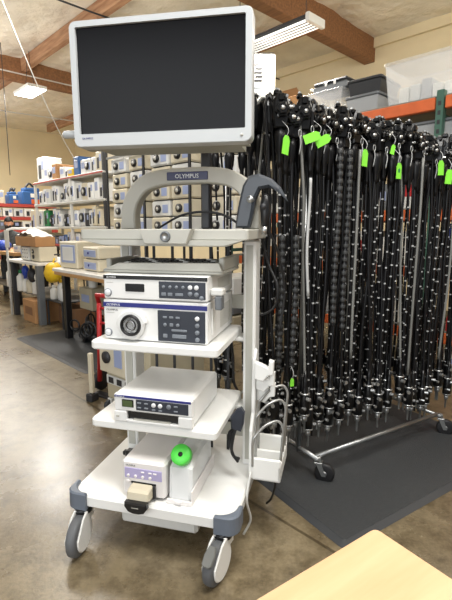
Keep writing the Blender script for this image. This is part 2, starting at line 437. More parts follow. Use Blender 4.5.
# corner bumpers, each with a scooped inner edge
def bumper(sx, sy):
    ox, oy = .015+sx*.348, (.0 if sy < 0 else .672)
    pts = []
    n = 6
    L = .09
    for i in range(n+1):                                   # outer rounded corner
        an = R(180+90*i/n); pts.append((.045+.045*math.cos(an), .045+.045*math.sin(an)))
    pts += [(L, 0), (L, .016)]
    for i in range(9):
        an = R(-90 - 90*i/8); pts.append((L-.006+ .066*math.cos(an), L-.006+.066*math.sin(an)))
    pts += [(.016, L), (0, L)]
    q = [(ox-sx*p[0], oy-sy*p[1]) for p in pts]
    a = MB(); a.prism(q, .158, .234, BUMP, 'xy', .006); obj('corner_bumper', a, cart)
for sx in (-1, 1):
    for sy in (-1, 1): bumper(sx, sy)
def caster(x, y, yaw, pedal):
    T = Matrix.Translation((x, y, 0)) @ Matrix.Rotation(yaw, 4, 'Z')
    c = MB(); c.T = T; c.cyl((0, 0, .14), .034, .022, BLACK, 'z', 18, bev=.004); c.cyl((0, 0, .15), .03, .012, BEIGE2, 'z', 18)
    f = obj('caster', c, cart)
    # white hood: teardrop around the wheel
    out = [(.032, .155), (.034, .11)]
    for i in range(15):
        an = R(40-220*i/14-10); out.append((-.05+.066*math.cos(an), .078+.064*math.sin(an)))
    out += [(-.06, .148), (-.034, .157)]
    h = MB(); h.T = T
    h.prism([(p, q) for p, q in out], -.027, -.0195, WHITE, 'yz', .003); h.prism([(p, q) for p, q in out], .0195, .027, WHITE, 'yz', .004)
    h.box((-.024, -.03, .148), (.024, .03, .16), WHITE, .006)
    obj('hood', h, f, label='white hood around the wheel')
    w = MB(); w.T = T
    pr = [(.03, -.019), (.066, -.019), (.073, -.014), (.075, -.006), (.075, .006), (.073, .014), (.066, .019), (.03, .019)]
    w.lathe(pr, TIRE, 'x', (0, -.06, .075), 32); obj('wheel', w, f, label='grey rubber wheel')
    if pedal:
        p = MB(); p.T = T
        p.prism([(-.018, 0), (-.02, .03), (-.012, .062), (.012, .062), (.02, .03), (.018, 0), (.01, -.008), (-.01, -.008)], -.004, .01, PEDAL, 'xy', .003,
                T=Matrix.Translation((0, -.125, .112)) @ Matrix.Rotation(R(38), 4, 'X'))
        obj('brake_pedal', p, f, label='grey brake pedal')
caster(-.272, .03, R(8), False); caster(.302, .03, R(-12), True); caster(-.272, .62, R(20), False); caster(.302, .62, R(160), False)
a = MB(); a.box((-.15, .1, .062), (.178, .42, .172), OFFW, .012); obj('transformer_box', a, cart, label='off-white box mounted under the base')
for x0, x1 in ((-.262, -.207), (.293, .345)):
    a = MB(); a.box((x0, .39, .22), (x1, .49, 1.2), WHITE, .006); a.box((x0+.012, .386, .25), (x1-.012, .392, 1.18), GREYW)
    obj('column', a, cart)
a = MB()
for x in (-.15, -.06, .03, .12, .2): a.box((x-.006, .5, .22), (x+.006, .506, 1.2), DKG)
a.box((-.207, .492, .3), (.293, .5, .36), GREYW); a.box((-.207, .492, .9), (.293, .5, .96), GREYW); obj('back_rails', a, cart)
for z, yf in ((.52, .062), (.825, .085)):
    a = MB(); slab(a, -.242, yf, .268, .5, z-.034, z, .022, WHITE, .006)
    a.box((-.25, .4, z-.05), (.33, .485, z-.033), WHITE, .004); obj('shelf', a, cart)
# top tray with front lip and lock
a = MB(); slab(a, -.30, .15, .362, .53, 1.206, 1.245, .012, GREYW, .004); obj('top_tray', a, cart, label='grey top tray')
a = MB(); a.prism([(-.285, 1.206), (.345, 1.206), (.28, 1.184), (-.19, 1.184)], .13, .2, GREYW, 'xz', .004)
a.prism([(-.035, 1.246), (.165, 1.246), (.145, 1.192), (-.015, 1.192)], .112, .16, GREYW, 'xz', .004); obj('tray_lip', a, cart)
a = MB(); a.lathe([(.0, .1085), (.012, .1085), (.014, .105), (.018, .105), (.02, .112)], GREYW, 'y', (.068, 0, 1.219), 22, mats=[SILV, LEGG, LEGG, LEGG]); obj('lock', a, cart, label='round metal lock')
# slide-out keyboard shelf
a = MB(); slab(a, -.222, .17, .262, .45, 1.08, 1.092, .01, GREYW, .003); a.prism([(-.215, 1.092), (.262, 1.092), (.25, 1.124), (-.15, 1.118)], .165, .18, GREYW, 'xz', .003)
a.box((.24, .2, 1.092), (.262, .45, 1.14), GREYW, .004); a.box((-.222, .2, 1.092), (-.2, .45, 1.13), GREYW, .004); obj('keyboard_shelf', a, cart, label='grey slide-out keyboard shelf')
# arch carrying the name badge
def ribbon(pts, wdt):
    L, Rr = [], []
    for i, p in enumerate(pts):
        t = (Vector(pts[min(i+1, len(pts)-1)])-Vector(pts[max(i-1, 0)])).normalized(); n_ = Vector((-t.y, t.x))
        L.append(tuple(Vector(p)+n_*wdt[i]/2)); Rr.append(tuple(Vector(p)-n_*wdt[i]/2))
    return L+Rr[::-1]
cl = curve3([(-.232, 1.245, 0), (-.232, 1.315, 0), (-.212, 1.375, 0), (-.165, 1.43, 0), (-.09, 1.457, 0), (.02, 1.465, 0), (.14, 1.464, 0), (.225, 1.45, 0), (.285, 1.412, 0), (.312, 1.355, 0), (.318, 1.245, 0)], 5)
cl = [(p[0], p[1]) for p in cl]
a = MB(); a.prism(ribbon(cl, [.066]*len(cl)), .42, .485, ARCHG, 'xz', .006); obj('arch', a, cart, label='grey arch over the top tray')
a = MB(); a.box((-.045, .416, 1.446), (.135, .421, 1.48), BADGE, .002)
a.text('OLYMPUS', .024, Matrix.Translation((-.008, .4155, 1.454)) @ FRONT, BTNW); obj('name_badge', a, cart, label='navy badge with white lettering')
# dark handle at the arch's right end
hp = [(.262, 1.25), (.272, 1.33), (.292, 1.415), (.315, 1.45), (.355, 1.458), (.405, 1.438), (.44, 1.405), (.468, 1.352), (.43, 1.388), (.395, 1.405), (.36, 1.4), (.342, 1.36), (.33, 1.29), (.318, 1.25)]
a = MB(); a.prism(hp, .365, .415, HANDG, 'xz', .01); a.cyl((.325, .35, 1.36), .014, .03, SILV, 'y', 12); obj('handle', a, cart, label='dark slate curved handle')
# pillar and arm up to the monitor
a = MB(); a.box((.09, .46, 1.245), (.13, .5, 1.66), DKG, .006); a.box((.09, .33, 1.62), (.13, .48, 1.7), DKG, .006); obj('monitor_arm', a, cart)
# accessory holder on the right column
a = MB(); a.prism([(.27, .26), (.42, .26), (.42, .47), (.39, .72), (.36, .76), (.33, .72), (.31, .5), (.27, .44)], .346, .36, WHITE, 'yz', .003)
obj('holder_plate', a, cart)
a = MB()
for y, z, s_ in ((.32, .70, 1.0), (.35, .645, .85), (.37, .59, .6)):
    a.prism([(.36, z-.05), (.36, z+.02), (.385, z+.012), (.415, z-.002), (.418, z+.03), (.437, z+.026), (.435, z-.028), (.415, z-.034), (.395, z-.06)], y-.018, y+.012, WHITE, 'xz', .004)
obj('scope_hooks', a, cart, label='white hook bracket')
a = MB()
a.box((.36, .2, .272), (.485, .42, .284), WHITE, .004)
for q in (((.36, .2, .272), (.485, .212, .365)), ((.473, .2, .272), (.485, .42, .34)), ((.36, .408, .272), (.485, .42, .365)), ((.36, .3, .272), (.485, .31, .35))): a.box(*q, WHITE, .004)
obj('holder_cup', a, cart, label='white open cup at the holder bottom')
for y, zt in ((.23, .50), (.3, .56), (.36, .6)):
    a = MB(); a.tube(curve3([(.375, y-.03, .33), (.375, y-.03, zt-.08), (.385, y-.028, zt-.045), (.42, y, zt-.01), (.462, y+.03, zt), (.484, y+.035, zt-.03), (.482, y+.03, zt-.09), (.478, y+.02, .33)], 5), .0055, SILV, 8)
    obj('wire_hoop', a, cart, label='bent metal hoop')

# things on the trolley ------------------------------------------------
def screen_text(mb, s_, size, x, y, z, m): mb.text(s_, size, Matrix.Translation((x, y, z)) @ FRONT, m, .0004)
# monitor
ma = CA + R(4)
mt = thing('monitor', 'large white-framed flat monitor with a black screen above the trolley', 'monitor', CF.w(.062, .1, 1.53), ma)
fr = MB(); W2, H2 = .316, .412
outer = rr(-W2, 0, W2, H2, .022, 5); inner = rr(-.292, .044, .292, .39, .004, 5)
n = len(outer); vs = []
for ring, yy in ((outer, .05), (outer, .004), ([(x*.993, .003+(z*.985)) for x, z in outer], -.004), ([(x*1.004, z) for x, z in inner], -.004), (inner, .012)):
    vs += [(x, yy, z) for x, z in ring]
fs = [(k*n+i, k*n+(i+1) % n, (k+1)*n+(i+1) % n, (k+1)*n+i) for k in range(4) for i in range(n)]; fs.append(tuple(range(n)))
fr.add(vs, fs, MONW); screen_text(fr, 'OLYMPUS', .0095, -.285, -.0045, .026, STRIPE)
fr.cyl((.282, -.006, .022), .005, .004, GREYW, 'y', 10); obj('bezel', fr, mt)
a = MB(); a.box((-.296, .006, .04), (.296, .014, .394), SCREEN); obj('screen', a, mt, label='black glossy screen')
a = MB(); a.prism([(-.30, .0), (-.27, 0.0), (.27, 0.0), (.30, 0.0), (.30, .4), (-.30, .4)], .05, .09, SHADEG, 'xz', .004)
a.prism([(-.265, .005), (.265, .005), (.265, .36), (-.265, .36)], .09, .235, SHADEG, 'xz', .012); obj('rear_housing', a, mt, label='grey rear housing')
a = MB(); a.cyl((-.375, .03, .052), .014, .08, MONW, 'x', 12, bev=.005); obj('side_handle', a, mt)

def box_device(name, label, x0, x1, y0, y1, z0, z1, cat, m=DEVW):
    t = thing(name, label, cat, CF.w((x0+x1)/2, y0, z0), CA)
    return t, (x1-x0)/2, y1-y0, z1-z0
# lower processor: light source with scope socket
t, hw, dp, hh = box_device('light_source', 'lower white video unit with big round scope socket and blue stripe', -.195, .22, .12, .5, .825, .982, 'medical device')
a = MB(); a.box((-hw, .012, .006), (hw, dp, hh), DEVW, .004); a.box((-hw+.03, .03, 0), (hw-.03, dp-.03, .008), BLACK)
for i in range(9): a.box((hw-.001, .18+i*.018, .03), (hw+.0012, .186+i*.018, .12), GREYW)
a.prism([(.05, .03), (.075, .03), (.085, .13), (.05, .13)], hw, hw+.006, WHITE, 'yz', .002)
obj('case', a, t)
a = MB(); a.box((-hw, 0, .004), (hw, .014, hh), DEVW, .004); screen_text(a, 'OLYMPUS', .011, -hw+.012, -.0005, .114, DKG); a.box((-hw+.012, -.0006, .106), (-hw+.045, .001, .108), GREYW)
obj('front_panel', a, t)
a = MB(); a.box((-hw, -.0025, .13), (hw, 0.0, .147), STRIPE, .001); screen_text(a, 'OLYMPUS', .013, -hw+.014, -.003, .1335, BTNW); obj('blue_stripe', a, t)
a = MB(); cx, cz = -.085, .066
a.prism([(cx+.062*math.cos(u)*(1.0), cz+.058*math.sin(u)) if not (R(-60) < u < R(10)) else (cx+.05*math.cos(u), cz+.055*math.sin(u)) for u in [2*PI*i/32-PI for i in range(32)]], -.022, 0, DEVW, 'xz', .006)
obj('socket_shroud', a, t, label='white raised shroud around the socket')
a = MB(); a.lathe([(.0, -.012), (.014, -.012), (.016, -.03), (.02, -.03), (.022, -.018), (.030, -.018), (.032, -.03), (.039, -.032), (.042, -.022)], BLACK, 'y', (cx, 0, cz), 26, mats=[CHROME, BLACK, CHROME, BLACK, DKG, BLACK, BLACK, BLACK])
obj('scope_socket', a, t, label='black round socket with metal rings')
a = MB(); a.box((.015, -.003, .008), (hw-.008, .002, .125), PANEL, .002); obj('control_panel', a, t, label='slate control panel')
def btn(par, x, z, r, m, sq=False, w=.02):
    a = MB()
    if r > .012:
        a.cyl((x, -.004, z), r+.003, .004, BTN, 'y', 18)
    if sq: a.box((x-w/2, -.006, z-r), (x+w/2, -.002, z+r), m, .0015)
    else: a.cyl((x, -.007, z), r, .005, m, 'y', 14, bev=.001)
    obj('button', a, par)
for x, z in ((.045, .1), (.07, .1), (.095, .1)): btn(t, x, z, .004, BTN, True, .016)
for x, z in ((.045, .072), (.095, .072)): btn(t, x, z, .0065, BTN)
btn(t, .07, .072, .006, BTN, True, .014); btn(t, .045, .03, .007, BTN, True, .018)
btn(t, .1, .052, .004, BTN, True, .06); btn(t, .1, .03, .007, BTN, True, .055)
for z in (.1, .074, .048, .022): btn(t, .17, z, .0085, BTNW if z == .1 else BTN)
btn(t, -hw+.018, .03, .0125, BTNW)
# upper processor
t, hw, dp, hh = box_device('video_processor', 'upper white video unit with small black display and slate button panel', -.19, .22, .12, .5, .983, 1.078, 'medical device')
a = MB(); a.box((-hw, .012, .003), (hw, dp, hh), DEVW, .004)
for i in range(12): a.box((hw-.001, .14+i*.016, .03), (hw+.0012, .146+i*.016, .075), GREYW)
obj('case', a, t)
a = MB(); a.box((-hw, 0, .003), (hw, .014, hh), DEVW, .004); a.box((-hw+.012, -.0006, .064), (-hw+.04, .001, .0655), GREYW); obj('front_panel', a, t)
a = MB(); a.box((-hw, -.0025, hh-.017), (hw, .004, hh-.003), LCDK, .001); screen_text(a, 'OLYMPUS', .009, -hw+.014, -.003, hh-.0135, BTNW); obj('dark_stripe', a, t, label='black stripe along the top')
a = MB(); a.box((-.115, -.003, .032), (-.038, .002, .062), LCDK, .002); obj('display', a, t, label='small black display')
a = MB(); a.box((.02, -.003, .012), (hw-.006, .002, .074), PANEL, .002); obj('control_panel', a, t, label='slate control panel')
for x in (.04, .065, .09, .115): btn(t, x, .055, .006, BTN)
for x in (.04, .065): btn(t, x, .028, .006, BTN, True, .018)
btn(t, .1, .028, .005, BTN, True, .03)
for x, z in ((.142, .055), (.166, .055), (.142, .032), (.166, .03)): btn(t, x, z, .0085, BTNW if z > .05 else BTN)
btn(t, -hw+.018, .026, .0125, BTNW); btn(t, hw-.02, .018, .008, BTN)
a = MB(); a.box((hw, .03, .022), (hw+.05, .075, .05), OFFW, .006); a.box((hw+.018, .03, -.03), (hw+.045, .07, .022), LEGG, .004); obj('side_latch', a, t, label='white latch on the right side')
# keyboard
t = thing('keyboard', 'grey computer keyboard with dark keys on the slide-out shelf', 'keyboard', CF.w(.02, .22, 1.092), CA)
a = MB(); a.prism([(0, 0), (.15, 0), (.15, .03), (0, .014)], -.2, .2, SHADEG, 'yz', .003); obj('shell', a, t)
a = MB()
for r_ in range(4):
    for c_ in range(14): a.box((-.185+c_*.0265, .02+r_*.03, .014+r_*.0033), (-.163+c_*.0265, .045+r_*.03, .024+r_*.0033), BLACK if (c_+r_) % 5 else OFFW, .002)
k_ = obj('keys', a, t, label='dark keys'); k_['kind'] = 'stuff'
# image recorder
t, hw, dp, hh = box_device('image_recorder', 'white boxy image printer with green display on the middle shelf', -.135, .178, .06, .4, .52, .635, 'printer')
a = MB(); a.box((-hw, .02, .006), (hw, dp, hh), DEVW, .008); a.box((-hw+.02, .03, 0), (hw-.02, dp-.02, .008), BLACK); obj('case', a, t)
a = MB(); a.box((-hw, 0, .047), (hw, .022, hh-.002), DEVW, .005); a.box((-hw, -.002, .004), (-hw+.052, .022, .047), DEVW, .004); a.box((hw-.055, -.002, .004), (hw, .022, .047), DEVW, .004); a.box((-hw+.05, -.001, .004), (hw-.05, .022, .014), DEVW, .002)
obj('front_panel', a, t)
a = MB(); a.box((-hw+.05, .012, .013), (hw-.053, .024, .048), LCDK); obj('paper_slot', a, t, label='black opening of the paper slot')
a = MB(); a.box((-.08, -.0, .013), (.07, .03, .018), GREYW, .001); obj('paper_tray', a, t)
a = MB(); a.box((-hw+.004, -.002, .1), (hw-.004, .003, .109), STRIPE, .001); screen_text(a, 'OLYMPUS', .0085, -hw+.008, -.0025, .1012, BTNW); obj('blue_stripe', a, t)
a = MB(); a.box((-hw+.034, -.003, .064), (-hw+.082, .002, .094), LCDK, .002); a.box((-hw+.038, -.0036, .067), (-hw+.078, -.002, .091), LCD); obj('display', a, t, label='green display')
a = MB(); a.box((-hw+.092, -.003, .056), (hw-.014, .002, .098), PANEL, .002); obj('control_panel', a, t, label='slate button panel')
for x in (-.05, -.022): btn(t, x, .086, .003, BTN, True, .016); btn(t, x, .068, .003, BTN, True, .016)
for x in (.008, .034): btn(t, x, .083, .0085, BTNW); btn(t, x, .065, .004, BTN, True, .014)
btn(t, .068, .083, .009, BTN); btn(t, .095, .086, .003, BTN, True, .016); btn(t, .095, .068, .003, BTN, True, .016)
btn(t, -hw+.016, .026, .004, GREYW, True, .012)
# flushing pump
t, hw, dp, hh = box_device('flushing_pump', 'white flushing pump with lilac panel and black lever on the trolley base', -.108, .07, .05, .33, .22, .375, 'pump')
a = MB(); a.box((-hw, .0, .008), (hw, dp, hh), PUMPW, .01); a.box((-hw+.01, .02, 0), (hw-.01, dp-.02, .01), BLACK); screen_text(a, 'OLYMPUS', .009, -hw+.018, -.0004, hh-.024, DKG); obj('case', a, t)
a = MB(); a.box((-hw+.012, -.002, .082), (hw-.012, .003, .125), LILAC, .002); obj('control_panel', a, t, label='lilac control panel')
for x in (-.06, -.03, 0, .03): btn(t, x, .094, .006, PUMPW)
for x in (0.0, .03, .05): btn(t, x, .113, .003, PUMPW, True, .014)
btn(t, -.062, .07, .009, PUMPW)
a = MB(); a.box((-.05, -.004, .062), (.052, .004, .07), LCDK, .001); obj('slot', a, t, label='black slot over the pump head')
a = MB(); a.prism([(-.005, .018), (-.045, .02), (-.055, .03), (-.05, .056), (-.036, .064), (-.005, .066)], -.045, .042, BEIGE, 'yz', .005); a.box((.042, -.012, .012), (.052, .0, .066), DKG, .002); a.box((-.055, -.012, .012), (-.046, .0, .04), DKG, .002); obj('pump_head', a, t, label='beige roller head cover')
a = MB(); a.prism([(-.044, .03), (.044, .03), (.046, .012), (.032, -.008), (.012, -.014), (-.012, -.014), (-.032, -.008), (-.046, .012)], -.078, -.05, BLACK, 'xz', .006); a.box((-.014, -.0786, .012), (.014, -.077, .0145), GREYW); obj('lever', a, t, label='black lever below the roller head')
# water tank in its holder beside the pump
t = thing('water_tank', 'translucent white water tank with bright green cap beside the pump', 'water tank', CF.w(.125, .05, .22), CA)
a = MB(); a.box((-.05, -.0, 0), (.05, .3, .008), PUMPW, .003); a.box((-.05, -.004, 0), (.05, .006, .02), PUMPW, .003); a.box((.046, 0, 0), (.052, .3, .06), PUMPW, .002); a.box((-.014, -.012, .006), (.014, .0, .022), PUMPW, .004); obj('holder', a, t, label='white holder tray')
a = MB(); a.prism([(.01, .01), (.28, .01), (.28, .165), (.09, .165), (.02, .14)], -.046, .045, TANK, 'yz', .012); obj('tank', a, t)
CT = Matrix.Translation((0, .038, .182)) @ Matrix.Rotation(R(52), 4, 'X')
a = MB(); a.lathe([(.012, .02), (.036, .02), (.039, .015), (.039, -.01), (.036, -.014), (.02, -.014)], GCAP, 'z', n=28, T=CT); c_ = obj('cap', a, t, label='bright green round cap')
a = MB(); a.cyl((0, 0, .0165), .009, .0045, BLACK, 'z', 14, T=CT); obj('cap_hole', a, c_, label='small black centre port')
a = MB(); a.cyl((0, 0, -.03), .028, .03, TANK, 'z', 18, T=CT); obj('neck', a, t)
# plugs and cables
t = thing('black_plug', 'small black power plug lying at the left rear of the trolley base', 'plug', CF.w(-.2, .33, .22), CA)
a = MB(); a.box((-.035, -.02, 0), (.02, .02, .032), BLACK, .006); a.box((-.05, -.012, .006), (-.03, .012, .026), RUB, .004); obj('body', a, t)
a = MB(); a.tube(curve3([(.018, 0, .016), (.05, .02, .01), (.08, .08, .006), (.06, .13, .006)]), .005, RUB); obj('cable', a, t)
t = thing('grey_connector', 'grey cable connector hanging beside the middle shelf near the right column', 'connector', CF.w(.3, .24, .38), CA)
a = MB(); a.prism([(-.02, .1), (-.022, .15), (0, .18), (.02, .19), (.034, .17), (.03, .12), (.02, .09)], -.012, .018, PANEL, 'xz', .006, T=Matrix.Translation((0, 0, -.02))); obj('body', a, t)
a = MB()
for q in (0, .012, .024): a.tube(curve3([(.0+q*.3, q-.01, .08), (-.012-q, q, .04), (-.02, .01+q, -.03-q), (.0, .03+q, -.08)]), .006, RUB)
obj('cable', a, t, label='black cable bundle')
def cable(pts, r, m, label):
    a = MB(); a.tube(curve3([CF.w(*p) for p in pts], 6), r, m, 8); tag(obj('cable', a), label, 'cable')
cable([(.34, .52, 1.23), (.37, .54, 1.1), (.42, .5, 1.0), (.4, .52, .9), (.3, .53, .86), (.24, .53, .93)], .006, RUB, 'thick black cable looping beside the right column at processor height')
cable([(.38, .36, 1.37), (.405, .36, 1.31), (.40, .37, 1.24), (.43, .42, 1.15), (.45, .5, .98), (.43, .5, .8)], .005, RUB, 'black cable dropping from the dark handle along the column')
cable([(-.1, .45, 1.25), (.02, .4, 1.30), (.12, .4, 1.315), (.21, .4, 1.30), (.29, .42, 1.25)], .005, RUB, 'black cable arching across the top tray below the badge')
cable([(.2, .53, .8), (.215, .535, .66), (.22, .53, .55), (.24, .53, .5)], .006, RUB, 'black cable hanging behind the printer')
cable([(.1, .53, .8), (.12, .535, .68), (.14, .53, .56), (.14, .53, .42)], .005, RUB, 'thin black cable hanging behind the middle shelf')
cable([(.43, .3, .285), (.45, .32, .2), (.43, .36, .1), (.40, .42, .03)], .005, RUB, 'black cable dangling under the white holder cup')
cable([(.37, .19, .31), (.36, .17, .2), (.37, .2, .1), (.34, .21, .02)], .005, OFFW, 'thin white tube hanging from the holder cup')
# scope control body parked at the handle
t = thing('handpiece', 'black handpiece with silver nozzle parked on the trolley handle', 'handpiece', CF.w(.385, .36, 1.3), CA)
a = MB(); a.lathe([(.008, -.05), (.016, -.04), (.018, .0), (.022, .03), (.016, .07), (.006, .08)], BLACK, 'z', n=14); a.cyl((-.005, -.03, .03), .012, .02, DKG, 'y'); obj('body', a, t)
a = MB(); a.cyl((0, -.02, -.075), .011, .03, SILV, 'z'); obj('nozzle', a, t)
# ================================================================ mats, foreground table
def floor_mat(fr_, L, Dp, label, cut=.04):
    t = thing('floor_mat', label, 'mat', fr_.w(0, 0), fr_.rz)
    a = MB(); a.prism(rr(.03, .03, L-.03, Dp-.03, cut, 5), .0, .014, MATB, 'xy', .004); obj('surface', a, t)
    a = MB(); o_ = rr(0, 0, L, Dp, cut+.02, 5); i_ = rr(.03, .03, L-.03, Dp-.03, cut, 5); n = len(o_)
    a.add([(x, y, .001) for x, y in o_]+[(x, y, .012) for x, y in i_], [(k, (k+1) % n, n+(k+1) % n, n+k) for k in range(n)], MATE); obj('bevelled_edge', a, t)
    return t
RR = math.atan2(.508, .861)
MF = Fr(.465, 1.525, math.atan2(.54, .84))
floor_mat(MF, 1.40, 1.25, 'black rubber anti-fatigue mat under the rolling rack of endoscopes', .012)
MF2 = Fr(-2.43, 4.86, RB)
floor_mat(Fr(-2.42, 4.86, RB), 1.75, .85, 'dark grey anti-fatigue mat in front of the left workbenches')

TF = Fr(.257, .677, math.atan2(.148, .217)+PI)      # corner of the table top; x runs back along the far edge
t = thing('table', 'pale wood table corner in the bottom right foreground', 'table', TF.w(.5, .45), TF.rz)
a = MB(); a.prism(rr(-.5, -.45, .5, .45, .012, 4), .712, .742, TABLE, 'xy', .003); obj('table_top', a, t)
for x in (-.44, .44):
    for y in (-.39, .39):
        a = MB(); a.box((x-.022, y-.022, 0), (x+.022, y+.022, .712), LEGG, .004); obj('leg', a, t)

# ================================================================ rolling rack
RK = Fr(.38, 2.12, RR)
LR = .985
def railz(x): return 1.652-.05*x/LR
t = thing('rolling_rack', 'chrome rolling garment rack with black casters crowded with endoscopes', 'rack', RK.w(0, 0), RR)
for x in (0, LR):
    a = MB(); a.tube([(x, 0, .1), (x, 0, railz(x))], .013, GALV, 12); obj('post', a, t)
    a = MB(); a.tube([(x, -.15, .122), (x, .36, .122)], .012, GALV, 12); obj('foot_bar', a, t)
a = MB(); a.tube([(-.25, 0, railz(-.25)), (LR+.34, 0, railz(LR+.34))], .014, GALV, 12); obj('top_rail', a, t)
a = MB(); a.tube([(0, -.125, .128), (LR, -.125, .128)], .012, GALV, 12); obj('bottom_bar', a, t)
a = MB(); a.tube([(0, .3, .128), (LR, .3, .128)], .012, GALV, 12); obj('bottom_bar', a, t)
for x in (0, LR):
    for y, yw in ((-.14, 40), (.35, 15)):
        T = Matrix.Translation((x+.01, y, 0)) @ Matrix.Rotation(R(yw), 4, 'Z')
        a = MB(); a.T = T; a.cyl((0, 0, .104), .012, .03, GALV, 'z', 12); a.box((-.02, -.02, .1), (.02, .02, .108), GALV, .002)
        a.prism([(-.016, .104), (.012, .104), (-.018, .04), (-.038, .04)], -.02, -.016, GALV, 'yz'); a.prism([(-.016, .104), (.012, .104), (-.018, .04), (-.038, .04)], .016, .02, GALV, 'yz')
        c_ = obj('caster', a, t)
        a = MB(); a.T = T; a.lathe([(.012, -.014), (.04, -.014), (.05, -.010), (.05, .010), (.04, .014), (.012, .014)], RUB, 'x', (0, -.03, .051), 22); a.cyl((-.016, -.03, .051), .013, .032, GALV, 'x', 12); obj('wheel', a, c_, label='black rubber wheel')

# ---- endoscopes
def wob(x, y, z0, z1, amp, seed, n=26, drift=(0, 0)):
    rnd = random.Random(seed); p1, p2 = rnd.uniform(0, 6), rnd.uniform(0, 6); out = []
    for i in range(n+1):
        u = i/n; out.append((x+drift[0]*u+amp*math.sin(p1+u*5)*min(1, u*4), y+drift[1]*u+amp*math.sin(p2+u*4)*min(1, u*4), z0+(z1-z0)*u))
    return out
def make_scope(seed, grey=False, thick=.0062, tail=-1.5):
    rnd = random.Random(seed)
    t = thing('endoscope', 'x', 'endoscope')
    m = SCOPE if seed % 2 else SCOPE2
    # control section: head with knob boss, grip, boot
    a = MB(); a.prism([(-.026, -.035), (.026, -.035), (.034, .0), (.036, .06), (.024, .1), (-.018, .105), (-.032, .07), (-.034, .0)], -.026, .026, SCOPE, 'xz', .008)
    a.box((-.012, -.034, .07), (.014, -.02, .1), SCOPE, .004); a.box((-.03, -.016, .098), (-.006, .016, .118), SCOPE, .005); a.cyl((-.012, -.04, .012), .006, .016, SILV, 'y', 8); a.cyl((.022, -.034, .088), .006, .012, SILV, 'y', 8); a.cyl((-.018, .0, .112), .007, .014, SILV, 'z', 8)
    obj('control_body', a, t)
    a = MB(); a.lathe([(.020, -.03), (.024, -.07), (.019, -.12), (.013, -.135), (.011, -.165), (.0065, -.19)], SCOPE2, 'z', n=12); obj('grip', a, t)
    for r_, y0 in ((.031, -.046), (.023, -.06)):
        a = MB(); pts = []
        for i in range(24):
            an = 2*PI*i/24; q = r_*(1.0 if i % 4 < 2 else .84); pts.append((.002+q*math.cos(an), .035+q*math.sin(an)))
        a.prism(pts, y0, y0+.012, SCOPE, 'xz', .002); a.cyl((.002, y0-.004, .035), .009, .008, SILV, 'y', 10); obj('angulation_knob', a, t)
    for z in (.02, .05):
        a = MB(); a.cyl((.032, -.01, z), .0085, .02, SILV, 'x', 10, bev=.002); obj('valve', a, t)
    dx = rnd.uniform(-.012, .012)
    # insertion tube with white depth marks
    pts = wob(dx*.2, 0, -.18, tail+rnd.uniform(.05, .25), .008, seed, 150, (dx, rnd.uniform(-.01, .01)))
    a = MB(); a.tube(pts, thick, m, 8, bandm=BAND, bands=set(i for i in range(12, 150) if i % (8+seed % 3*2) == 1)); obj('insertion_tube', a, t)
    # universal cord arching off the head and down to the light-guide connector
    sx = 1 if seed % 2 else -1
    cz = tail+.22
    pts = curve3([(.02*sx, .02, .07), (.045*sx, .03, .10), (.06*sx, .025, .06), (.052*sx, .02, -.05), (.04*sx, .01, -.25)], 5)+wob(.038*sx, .008, -.32, cz, .009, seed+50, 34, (-.02*sx, -.01))
    a = MB(); a.tube(pts, thick+.0008, CORDG if grey else SCOPE2, 8, bandm=BAND, bands=set()); obj('universal_cord', a, t)
    ex, ey = pts[-1][0], pts[-1][1]
    T = Matrix.Translation((ex, ey, cz))
    a = MB(); a.lathe([(.007, .10), (.013, .03), (.014, .0), (.022, -.015), (.025, -.06), (.024, -.115), (.016, -.12)], SCOPE, 'z', n=12, T=T); a.box((-.034, -.014, -.1), (.0, .014, -.07), SCOPE, .005, T=T); a.cyl((-.026, -.02, -.075), .007, .018, SILV, 'y', 8, T=T); a.cyl((.018, .0, -.09), .008, .02, SILV, 'x', 8, T=T); a.cyl((-.012, -.036, -.03), .009, .02, SILV, 'y', 8, T=T); a.cyl((0, 0, -.012), .0235, .006, SILV, 'z', 12, T=T); a.cyl((0, 0, -.115), .0245, .008, SILV, 'z', 12, T=T); c_ = obj('connector', a, t)
    a = MB(); a.lathe([(.013, -.118), (.013, -.145), (.006, -.147), (.005, -.2), (.003, -.204)], SILV, 'z', n=10, T=T); obj('light_guide_pin', a, c_, label='silver light guide pin')
    return t
protos = [make_scope(i, g, th, tl) for i, (g, th, tl) in enumerate([(0, .0062, -1.43), (0, .0070, -1.48), (1, .0058, -1.40), (0, .0066, -1.46), (0, .0056, -1.50), (0, .0074, -1.44)])]
used = [False]*len(protos)
def hang(k, x, y, dz, yaw, label, group):
    p = RK.w(x, y, railz(x)+dz); r_ = (random.uniform(-.02, .02), random.uniform(-.02, .02), RR+yaw)
    if not used[k]:
        used[k] = True; o = protos[k]; o.location = p; o.rotation_euler = r_; o['label'] = label; o['group'] = group
        return o
    return copy_tree(protos[k], p, r_, label, group)
def row(x0, dx, n, y, dz, yaw, word, off):
    for i in range(n):
        x = x0+i*dx; k = (i*5+i//5+off) % 6
        if k == 2 and i % 2: k = 4
        hang(k, x+random.uniform(-.009, .009), y+random.uniform(-.022, .022), dz+random.uniform(-.02, .022), yaw+random.uniform(-.6, .6),
             'black endoscope hanging in the rack\'s %s row, %s from the left end' % (word, ORD[i+1]), 'endoscopes in the %s row' % word)
row(-.235, .0425, 35, -.085, .02, 0, 'front', 0)
row(-.235, .06, 25, .0, .035, .4, 'middle', 1)
row(-.265, .0465, 34, .09, .045, PI, 'rear', 2)
RK_FILL = Fr(RK.w(0, .56)[0], RK.w(0, .56)[1], RR)  # extra rack of endoscopes, added so the gaps behind the first look dark
